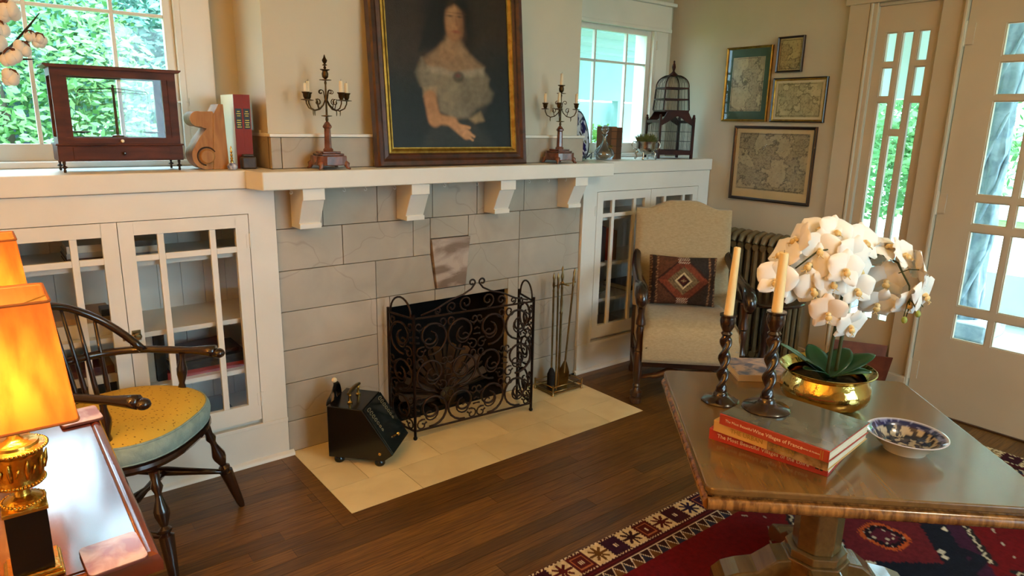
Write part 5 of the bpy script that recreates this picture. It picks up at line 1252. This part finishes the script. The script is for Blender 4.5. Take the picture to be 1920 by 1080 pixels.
def table_lamp(label, x, y):
    t = thing('table_lamp', label, 'lamp', (x, y, DZ+.001), 0, 'gilt urn lamps on the side table')
    MB().box(-.034, .034, -.034, .034, 0, .006).box(-.031, .031, -.031, .031, .006, .012).build('foot_plate', gilt, t, bevel=.002)
    bx('plinth', black_enamel, t, -.024, .024, -.024, .024, .012, .100, bevel=.001)
    bx('plinth_cap', gilt, t, -.026, .026, -.026, .026, .100, .106, bevel=.001)
    MB().lathe([(.026, .106), (.026, .109), (.021, .114), (.010, .119), (.0085, .127), (.011, .131), (.0275, .136), (.0285, .140), (.0275, .144), (.029, .150), (.0305, .180), (.033, .184), (.036, .187), (.036, .190), (.028, .192), (.027, .196), (.012, .199), (.008, .203), (.006, .208), (0, .209)], 32).build('urn', gilt, t, smooth='a')
    bd = MB()
    for (r_, z_, n_) in ((.0285, .140, 40), (.036, .189, 48), (.0245, .111, 34)):
        for k in range(n_): a = 2*PI*k/n_; bd.ball((r_*cos(a), r_*sin(a), z_), .0024, 5, 4)
    bd.build('beading', gilt, t, smooth=True)['kind'] = 'stuff'
    ac_ = MB()
    for k in range(10):
        a = 2*PI*k/10; P_ = lambda r, z, o=0: (r*cos(a+o), r*sin(a+o), z)
        ac_.tube([P_(.029, .151), P_(.0315, .163), P_(.0325, .172), P_(.034, .178)], [.003, .0042, .003, .001], 5, flat=.6); ac_.tube([P_(.03, .156, .2), P_(.032, .168, .3)], [.0018, .0018], 4)
    ac_.build('acanthus_leaves', gilt, t, smooth=True)
    MB().tube([(0, 0, .205), (0, 0, .262)], .004, 8).build('stem', gilt, t, smooth=True)
    hb_, ht_, z0, z1 = .071, .0585, .235, .395
    b = MB(); rings = 10
    def corner(h, k, r=.006): return None
    pts = []
    for i in range(rings+1):
        z = z0+(z1-z0)*i/rings; h = hb_+(ht_-hb_)*i/rings
        pts.append([Vector((p[0], p[1], z)) for p in rsq(h, .006, 3)])
    m0 = len(pts[0])
    for ring in pts: b.v += ring
    for i in range(rings):
        for j in range(m0): j2 = (j+1) % m0; b.f.append((i*m0+j, i*m0+j2, (i+1)*m0+j2, (i+1)*m0+j))
    sh = b.build('shade', shade_m, t, smooth='a', angle=30)
    for h, z in ((hb_, z0), (ht_, z1)): MB().tube([(p[0], p[1], z) for p in rsq(h, .006, 3)], .002, 5, closed=True).build('shade_trim', mat('shade_tape', '9a5a28', .8), sh)
    MB().tube([(-ht_, 0, z1-.004), (-.01, 0, z1-.02), (.01, 0, z1-.02), (ht_, 0, z1-.004)], .0012, 5).tube([(0, -ht_, z1-.004), (0, 0, z1-.02), (0, ht_, z1-.004)], .0012, 5).tube([(0, 0, .26), (.018, 0, .30), (.018, 0, .35), (0, 0, z1-.02)], .001, 4).build('harp', oldbrass, sh)
    bulb = bpy.data.materials.get('bulb_glow') or mat('bulb_glow', (1, .7, .35), .5, emit=((1, .62, .25), 9))
    MB().ball((0, 0, .278), .016, 12, 8, (1, 1, 1.25)).build('bulb', bulb, t, smooth=True)
    l = bpy.data.lights.new('lamp_bulb', 'POINT'); l.energy = LAMP_W; l.color = (1, .58, .24); l.shadow_soft_size = .022
    lo = bpy.data.objects.new('lamp_bulb', l); COL.objects.link(lo); lo.parent = t; lo.location = (0, -.006, .285)
    return t
table_lamp('front gilt urn lamp with glowing orange square shade on the side table', -.893, -1.528)
table_lamp('rear gilt urn lamp, mostly hidden behind the nearer glowing shade', -.900, -.985)
cork = mat('coaster_edge', '5a2a1c', .6); cprint = mat('coaster_print', '8a4a3a', .3, col2='b89684', nscale=22, detail=6, lo=.42, hi=.6, coat=.6)
for (x, y, rz, lab) in ((-.800, -1.557, 3, 'printed coaster at the near corner of the side table'), (-.778, -.985, 4, 'red brown coaster under the lamp light at the far end of the side table')):
    t = thing('coaster', lab, 'coaster', (x, y, DZ+.001), R(rz))
    MB().prism(rsq(.041, .008), None, 'z', 0, .005, Matrix.Diagonal((.92, 1, 1, 1))).build('cork_base', cork, t, bevel=.001); MB().prism(rsq(.0405, .008), None, 'z', .005, .0062, Matrix.Diagonal((.92, 1, 1, 1))).build('printed_face', cprint, t)

# ------------------------------------------------------------------ windsor chair and cushion
wc = thing('windsor_chair', 'dark hoop back Windsor armchair with turned legs beside the left bookcase', 'chair', (-.607, -.323, 0), R(48.3))
def turned(a, b_, r=1.0):
    m_, L = along(b_, a)      # from foot b_ up to seat a
    return MB().lathe([(.009*r, 0), (.013*r, .02), (.021*r, L*.42), (.022*r, L*.46), (.012*r, L*.475), (.019*r, L*.50), (.019*r, L*.515), (.010*r, L*.54), (.021*r, L*.63), (.022*r, L*.67), (.011*r, L*.78), (.010*r, L*.82), (.017*r, L*.87), (.012*r, L*.92), (.015*r, L)], 14, m_)
legs = {'fr': ((.14, -.17, .345), (.235, -.225, 0)), 'fl': ((-.16, -.17, .345), (-.215, -.235, 0)), 'br': ((.12, .16, .345), (.19, .25, 0)), 'bl': ((-.12, .16, .345), (-.19, .25, 0))}
for k, (a, b_) in legs.items(): turned(a, b_).build('leg', darkwood, wc, smooth='a')
def mid(k, t=.55): a, b_ = Vector(legs[k][0]), Vector(legs[k][1]); return a+(b_-a)*t
for s in ('r', 'l'):
    p, q = mid('f'+s), mid('b'+s); MB().tube([p, p+(q-p)*.3, (p+q)/2, p+(q-p)*.7, q], [.008, .013, .017, .013, .008], 10).build('side_stretcher', darkwood, wc, smooth=True)
p, q = (mid('fr')+mid('br'))/2, (mid('fl')+mid('bl'))/2
MB().tube([p, p+(q-p)*.2, p+(q-p)*.35, (p+q)/2, p+(q-p)*.65, p+(q-p)*.8, q], [.008, .014, .010, .018, .010, .014, .008], 10).build('cross_stretcher', darkwood, wc, smooth=True)
def seat_outline(sc, n=40):
    L = []
    for i in range(n):
        a = 2*PI*i/n; x = cos(a); y = sin(a); e = .8
        X = .245*math.copysign(abs(x)**e, x); Y = .215*math.copysign(abs(y)**e, y)
        if y > 0: X *= 1-.12*y
        L.append((X*sc, Y*sc))
    return L
b = MB(); prof_s = [(.80, .335), (.96, .352), (1, .366), (.99, .376), (.9, .380), (0.01, .376)]
n = 40
for (sc2, z) in prof_s: b.v += [Vector((p[0], p[1], z)) for p in seat_outline(sc2)]
for i in range(len(prof_s)-1):
    for j in range(n): j2 = (j+1) % n; b.f.append((i*n+j, i*n+j2, (i+1)*n+j2, (i+1)*n+j))
b.f.append(tuple(range(n-1, -1, -1))); b.build('seat', darkwood, wc, smooth='a')
AZ = .585
rail = []
for i in range(29):
    a = R(-22+224*i/28); x = .212*cos(a); y = .225*sin(a)
    if i < 4: x, y = .212+.004*(4-i)/4, -.185+.027*i
    if i > 24: x, y = -(.212+.004*(i-24)/4), -.185+.027*(28-i)
    rail.append(Vector((x, y, AZ)))
rr_ = [.013]*29
for i in (0, 28): rr_[i] = .021
for i in (1, 27): rr_[i] = .019
for i in (2, 26): rr_[i] = .016
MB().tube(rail, rr_, 10, flat=1.0).build('arm_rail', darkwood, wc, smooth=True)
for s in (-1, 1):
    MB().ball((s*.214, -.195, AZ-.006), .019, 10, 8, (1.1, 1.2, .9)).build('hand_scroll', darkwood, wc, smooth=True)
    a, b_ = Vector((s*.205, -.075, AZ-.008)), Vector((s*.19, -.065, .375)); m_, L = along(b_, a)
    MB().lathe([(.009, 0), (.014, .03), (.016, .05), (.009, .065), (.014, .08), (.009, .10), (.016, .13), (.017, .15), (.009, L-.02), (.011, L)], 12, m_).build('arm_post', darkwood, wc, smooth='a')
hoop = [Vector((.19*cos(t), .05+.19*sin(t), AZ+.005+.185*sin(t))) for t in [PI*i/24 for i in range(25)]]
MB().tube(hoop, .0125, 10).build('hoop', darkwood, wc, smooth=True)
for i in range(9):
    t = -1+2*(i+.5)/9; base = Vector((t*.15, .165-.03*t*t, .378)); ang = math.acos(max(-1, min(1, t*.86)))
    top = Vector((.19*cos(ang), .05+.19*sin(ang), AZ+.005+.185*sin(ang))); mid_ = (base+top)/2
    MB().tube([base, base+(top-base)*.3, base+(top-base)*.6, top], [.0065, .0085, .0065, .005], 8).build('spindle', darkwood, wc, smooth=True)
cu = thing('seat_cushion', 'yellow dotted chair cushion with pale blue boxing and piping', 'cushion', (-.607, -.323, .3805), R(48.3))
yel = mat('yellow_dot_cloth', '7a5e1c', .85, col2='c9a63c', kind='voronoi', nscale=95, lo=.16, hi=.24, stretch=(1, .7, 1), bump=.2, bscale=200)
bluec = mat('pale_blue_cloth', '7f948f', .9, col2='8ea39c', nscale=40, bump=.2, bscale=240)
def ring(prof, name, m, cap=False):
    b = MB(); n = 40
    for (sc2, z) in prof: b.v += [Vector((p[0], p[1], z)) for p in seat_outline(sc2)]
    for i in range(len(prof)-1):
        for j in range(n): j2 = (j+1) % n; b.f.append((i*n+j, i*n+j2, (i+1)*n+j2, (i+1)*n+j))
    return b.build(name, m, cu, smooth=True)
ring([(.955, .06), (.90, .073), (.75, .084), (.5, .089), (.25, .09), (.02, .089)], 'top_cover', yel)
ring([(.02, .001), (.9, .001), (.97, .004), (.99, .012), (1.005, .032), (.995, .05), (.955, .06)], 'boxing', bluec)
for z, sc2 in ((.06, .958), (.006, .972)): MB().tube([(p[0], p[1], z) for p in seat_outline(sc2)], .0035, 6, closed=True).build('piping', bluec, cu, smooth=True)

# ------------------------------------------------------------------ framed maps
def framed_map(label, ya, yb, z0, z1, fw2, fmat, matw, matcol, seed, paper_col, ink, gold=0):
    t = thing('framed_map', label, 'framed map', (XE-.001, (ya+yb)/2, (z0+z1)/2), R(-90), 'framed antique maps')
    w_, h_ = abs(yb-ya), z1-z0       # local x along -y world
    mould(-w_/2, w_/2, -h_/2, h_/2, fw2, [(0, 0), (0, -.014), (.35, -.017), (.75, -.012), (1, -.010), (1, 0)], fmat, 'frame_rail', t)
    if gold: mould(-w_/2+fw2, w_/2-fw2, -h_/2+fw2, h_/2-fw2, gold, [(0, 0), (0, -.010), (.5, -.010), (1, -.006), (1, 0)], goldleaf, 'gilt_slip', t)
    iw, ih = w_/2-fw2-gold, h_/2-fw2-gold
    MB().box(-iw, iw, -.004, -.002, -ih, ih).build('mount', mat('mount_'+matcol, matcol, .8), t)
    mw, mh = iw-matw[0], ih-matw[1]; oz = matw[2] if len(matw) > 2 else 0
    o = MB().grid(lambda u, v: (-mw+2*mw*u, -.0045, -mh+2*mh*v+oz), 110, 100).build('map_sheet', attr_mat('map_paper', .35, coat=.3, mottling=.12, mscale=40), t, raw=True)
    pc_, ik = Vector(lin(paper_col)), Vector(lin(ink))
    def f(co):
        x, z = co.x*9, co.z*9; n = noise.fractal(Vector((x, z, seed)), 1, 2, 5); n3 = noise.noise(Vector((x*7, z*7, seed+3))); n4 = noise.noise(Vector((x*14, z*14, seed+9)))
        c = pc_.copy()
        if n > .02: c = c.lerp(ik, .22)
        if abs(n-.02) < .035: c = c.lerp(ik, .65)
        if abs(n3) < .07 and n > -.1: c = c.lerp(ik, .45)
        if n4 > .42: c = c.lerp(ik, .5)
        ex, ez = mw-abs(co.x), mh-abs(co.z-oz)
        if .004 < min(ex, ez) < .0075: c = c.lerp(ik, .8)
        if ex < .1*w_ and (mh-(co.z-oz)) < .16*h_ and seed % 2: c = c.lerp(pc_*.8, .8)
        return c
    colour(o, f)
    bx('glazing', glass, t, -iw, iw, -.0075, -.0065, -ih, ih)
    return t
dfr = mat('dark_frame', '1c0f0a', .35, col2='2a1810', nscale=14, coat=.2)
framed_map('tall antique map in a green mount and thin gilt frame', -.070, -.364, 1.382, 1.793, .012, goldleaf, (.032, .045), '3a5648', 3, 'b0a47e', '4a4430')
framed_map('smallest antique map in a narrow dark frame at the top right', -.390, -.544, 1.643, 1.828, .010, dfr, (.004, .004), 'b0a070', 8, 'b4a46e', '4c3e20')
framed_map('middle sized county map in a dark frame with gilt slip', -.387, -.699, 1.380, 1.614, .007, dfr, (.012, .012), 'c8bc98', 5, 'b8ae84', '5c5634', .008)
framed_map('largest antique map with wide cream margins in a black brown frame', -.168, -.672, .9375, 1.358, .016, dfr, (.022, .034, .012), 'c4b084', 12, 'a89a76', '3c3224')
# ------------------------------------------------------------------ outdoors
lawn = mat('lawn', '4f7a34', .9, col2='6a9444', nscale=6, bump=.5, bscale=40); concrete = mat('pale_concrete', 'd6dad6', .9, col2='c8ccc8', nscale=2)
struct(bx('ground', lawn, None, -30, 40, -30, 40, -.5, -.35), 'green lawn outside')
struct(bx('street', concrete, None, 6.4, 14, -30, 40, -.36, -.33), 'pale street beyond the porch')
struct(bx('porch_floor', concrete, None, XE+.15, 5.3, -5.5, .52, -.34, -.06), 'pale porch floor outside the door')
pcm = mat('porch_ceiling_paint', 'eef6f4', .7)
struct(bx('porch_ceiling', pcm, None, XE+.15, 5.3, -5.5, .52, 2.32, 2.40), 'pale porch ceiling outside the door')
for i in range(13): struct(bx('porch_ceiling_beam', pcm, None, XE+.15, 5.3, -5.4+i*.48, -5.36+i*.48, 2.29, 2.32)) if i % 2 else None
struct(bx('porch_beam', pcm, None, 5.1, 5.3, -5.5, .52, 1.60, 2.32), 'pale beam along the porch edge')
carm = mat('carport_paint', 'a9c4c2', .7)
car = sroot('carport', 'pale carport roof and wall seen through the corner window')
bx('roof_slab', carm, car, 2.2, 9, .6, 6.0, 2.36, 2.46); bx('roof_beam', carm, car, 2.2, 9, 5.6, 5.8, 1.74, 2.36)
for i in range(8): bx('roof_joist', carm, car, 2.2, 9, .8+i*.7, .86+i*.7, 2.30, 2.36)
bx('low_wall', carm, car, 2.2, 9, 5.9, 6.0, -.35, 1.72)
for x in (2.7, 5.2, 7.8): bx('post', carm, car, x, x+.14, 5.65, 5.79, -.35, 2.1)
# rough porch column
colm = mat('carved_bark_stone', '7b90a0', .8, col2='a2b4c0', nscale=12, bump=.8, bscale=14)
def porch_column(x, y, lab):
    t = thing('porch_column', lab, 'column', (x, y, -.06), 0, 'porch columns')
    def f(u, v):
        a = 2*PI*u; z = 2.38*v; r = .072+.022*noise.noise(Vector((cos(a)*2.2, sin(a)*2.2, z*3)))*1.6+.02*noise.noise(Vector((cos(a)*5, sin(a)*5, z*9)))
        return (r*cos(a), r*sin(a), z)
    MB().grid(f, 28, 60).build('shaft', colm, t, smooth=True)
    bx('capital', pcm, t, -.2, .2, -.2, .2, 2.14, 2.36) if False else None
    bx('plinth', colm, t, -.2, .2, -.2, .2, 0, .12, bevel=.02)
    for k in range(3):
        MB().tube([(.075*cos(k*2.1+q*.8), .075*sin(k*2.1+q*.8), .1+q*.19) for q in range(12)], [.018-.0008*q for q in range(12)], 7).build('vine_stem', colm, t, smooth=True)
porch_column(4.6, -.90, 'blue grey carved column on the porch seen through the front door')
porch_column(4.75, .10, 'blue grey carved column on the porch seen through the sidelight')
pw_ = struct(bx('porch_parapet', concrete, None, 5.1, 5.3, -5.5, .52, -.34, .32), 'low pale parapet along the porch')
for (x0, x1, y0, y1, lab) in ((15.2, 15.4, -20, 20, 'long low white wall across the street'),):
    tag(bx('garden_wall', concrete, None, x0, x1, y0, y1, -.35, .8, bevel=.02), lab, 'wall')
# neighbour's house seen through the left window
hs = thing('neighbour_house', 'white boarded house beyond the trees outside the left window', 'house', (1.2, 13, -.35))
sid = mat('white_siding', 'dfe6ea', .7)
for i in range(16): MB().prism([(-.02, i*.16), (.03, i*.16), (.01, i*.16+.16), (-.02, i*.16+.16)], None, 'x', -3, 3, Rz(PI)).build('clapboard', sid, hs)
bx('house_core', sid, hs, -2.99, 2.99, .02, 3, 0, 2.56)
MB().prism([(-.4, 2.5), (1.5, 4.2), (3.4, 2.5)], None, 'x', -3.3, 3.3).build('roof', mat('grey_blue_roof', '5a7480', .8), hs)
for x in (-1.6, .6): w_ = bx('window', mat('dark_glass', '2a3a44', .1), hs, x, x+.9, -.05, -.03, .9, 2.1)
# trees and shrubs
leafy = [vary(mat('foliage_%d' % i, a, .7, col2=b, nscale=1.2, lo=.3, hi=.7, spec=.1), .1) for i, (a, b) in enumerate((('4c8450', '78a668'), ('5f9888', '88b8aa'), ('649a44', '98c068')))]
bark = mat('tree_bark', '5a5248', .9, bump=.5, bscale=20)
def tree(label, x, y, h, rad, zc, n, size, mi, seed, name='tree'):
    t = thing(name, label, 'tree' if name == 'tree' else 'shrub', (x, y, -.35), 0, 'garden trees'); r_ = random.Random(seed)
    MB().tube([(0, 0, 0), (.05, .02, h*.3), (-.03, .05, h*.6)], [.03*h*.5, .022*h*.5, .01*h*.5], 8).build('trunk', bark, t, smooth=True)
    b = MB(); blobs = [(Vector((r_.uniform(-1, 1)*rad*.65, r_.uniform(-1, 1)*rad*.5, zc+r_.uniform(-1, 1)*rad*.75)), r_.uniform(.35, .6)*rad) for _ in range(14)]
    for k in range(n):
        c, q = r_.choice(blobs); d = Vector((r_.gauss(0, 1), r_.gauss(0, 1), r_.gauss(0, 1))).normalized()*q*r_.uniform(.6, 1.05); p = c+d
        if p.z < .02: continue
        u = Vector((r_.gauss(0, 1), r_.gauss(0, 1), r_.gauss(0, .6))).normalized(); w_ = u.orthogonal().normalized(); s = size*r_.uniform(.6, 1.3); i = len(b.v)
        b.v += [p-u*s*.5, p+w_*s*.28, p+u*s*.6, p-w_*s*.28]; b.f.append((i, i+1, i+2, i+3))
    b.build('foliage', leafy[mi], t, raw=True)['kind'] = 'stuff'
tree('broad green tree nearest the left window', -.6, 5.2, 4, 1.5, 1.9, 11000, .085, 0, 1)
tree('blue green leafy tree in the middle of the left window view', .55, 6.5, 5, 1.7, 2.6, 12000, .10, 1, 2)
tree('bright yellow green tree at the right of the left window view', 1.75, 5.6, 4, 1.2, 1.9, 9000, .08, 2, 3)
tree('tall dark green tree standing behind the left window trees', -1.9, 8.5, 6, 2.2, 3.0, 9000, .13, 0, 4)
tree('tall blue green tree far behind the white house', 3.6, 9.8, 6, 2.4, 3.4, 8000, .15, 1, 5)
tree('low green shrub outside the corner window beside the decanter', 4.45, 2.95, 1.6, .5, 1.2, 3000, .06, 2, 6, 'shrub')
tree('round green street tree seen through the front door', 11.5, -2.6, 4, 1.7, 1.8, 8000, .13, 2, 7)
tree('green street tree seen through the sidelight', 11.8, 2.2, 4, 1.6, 1.9, 7000, .13, 0, 8)
tree('large tree behind the white wall across the street', 18, -6, 7, 3.2, 3.4, 3200, .34, 1, 9)
tree('large tree across the street beyond the sidelight', 18, 4.5, 7, 3.2, 3.6, 3200, .34, 0, 10)
tree('far tree across the street between the two large ones', 19, -.8, 7, 2.8, 3.4, 2800, .34, 2, 12)
# unseen ceiling pendant behind the viewer, added as warm fill light
pe = thing('added_pendant', 'unseen opal glass ceiling pendant added to fill the room with light', 'added pendant lamp', (1.0, -3.1, ZC))
MB().lathe([(0, 0), (.06, -.0), (.055, -.02), (.012, -.03), (.006, -.035), (.006, -.22), (.03, -.235), (.03, -.25)], 20).build('canopy_rod', oldbrass, pe, smooth='a')
opal = mat('opal_glass', (1, .86, .66), .4, emit=((1, .87, .66), PENDANT_FILL))
MB().lathe([(.03, -.25), (.10, -.27), (.15, -.33), (.15, -.39), (.10, -.45), (0, -.47)], 28).build('globe', opal, pe, smooth=True)

linen_shade = bpy.data.materials.new('linen_shade'); linen_shade.use_nodes = True; nt = linen_shade.node_tree; nt.nodes.clear()
o1 = nt.nodes.new('ShaderNodeOutputMaterial'); t1 = nt.nodes.new('ShaderNodeBsdfTranslucent'); t1.inputs[0].default_value = (.85, .62, .34, 1); nt.links.new(t1.outputs[0], o1.inputs[0])
fl_ = thing('added_floor_lamp', 'unseen brass floor lamp with a linen drum shade, added to warm the left side', 'lamp', (-1.95, -2.0, 0))  # out-of-view lamp added to throw orange light on the left bookcase and brackets
MB().lathe([(0, 0), (.14, 0), (.14, .012), (.03, .025), (.012, .04), (.012, 1.30), (.02, 1.31), (0, 1.32)], 28).build('base_pole', oldbrass, fl_, smooth='a')
MB().lathe([(.16, 1.22), (.135, 1.46)], 32, caps=False).build('shade', linen_shade, fl_, smooth=True)
l = bpy.data.lights.new('lamp_bulb', 'POINT'); l.energy = FLOOR_FILL; l.color = (1, .47, .09); l.shadow_soft_size = .05
lo = bpy.data.objects.new('lamp_bulb', l); COL.objects.link(lo); lo.parent = fl_; lo.location = (0, 0, 1.38)
bpy.context.view_layer.update()
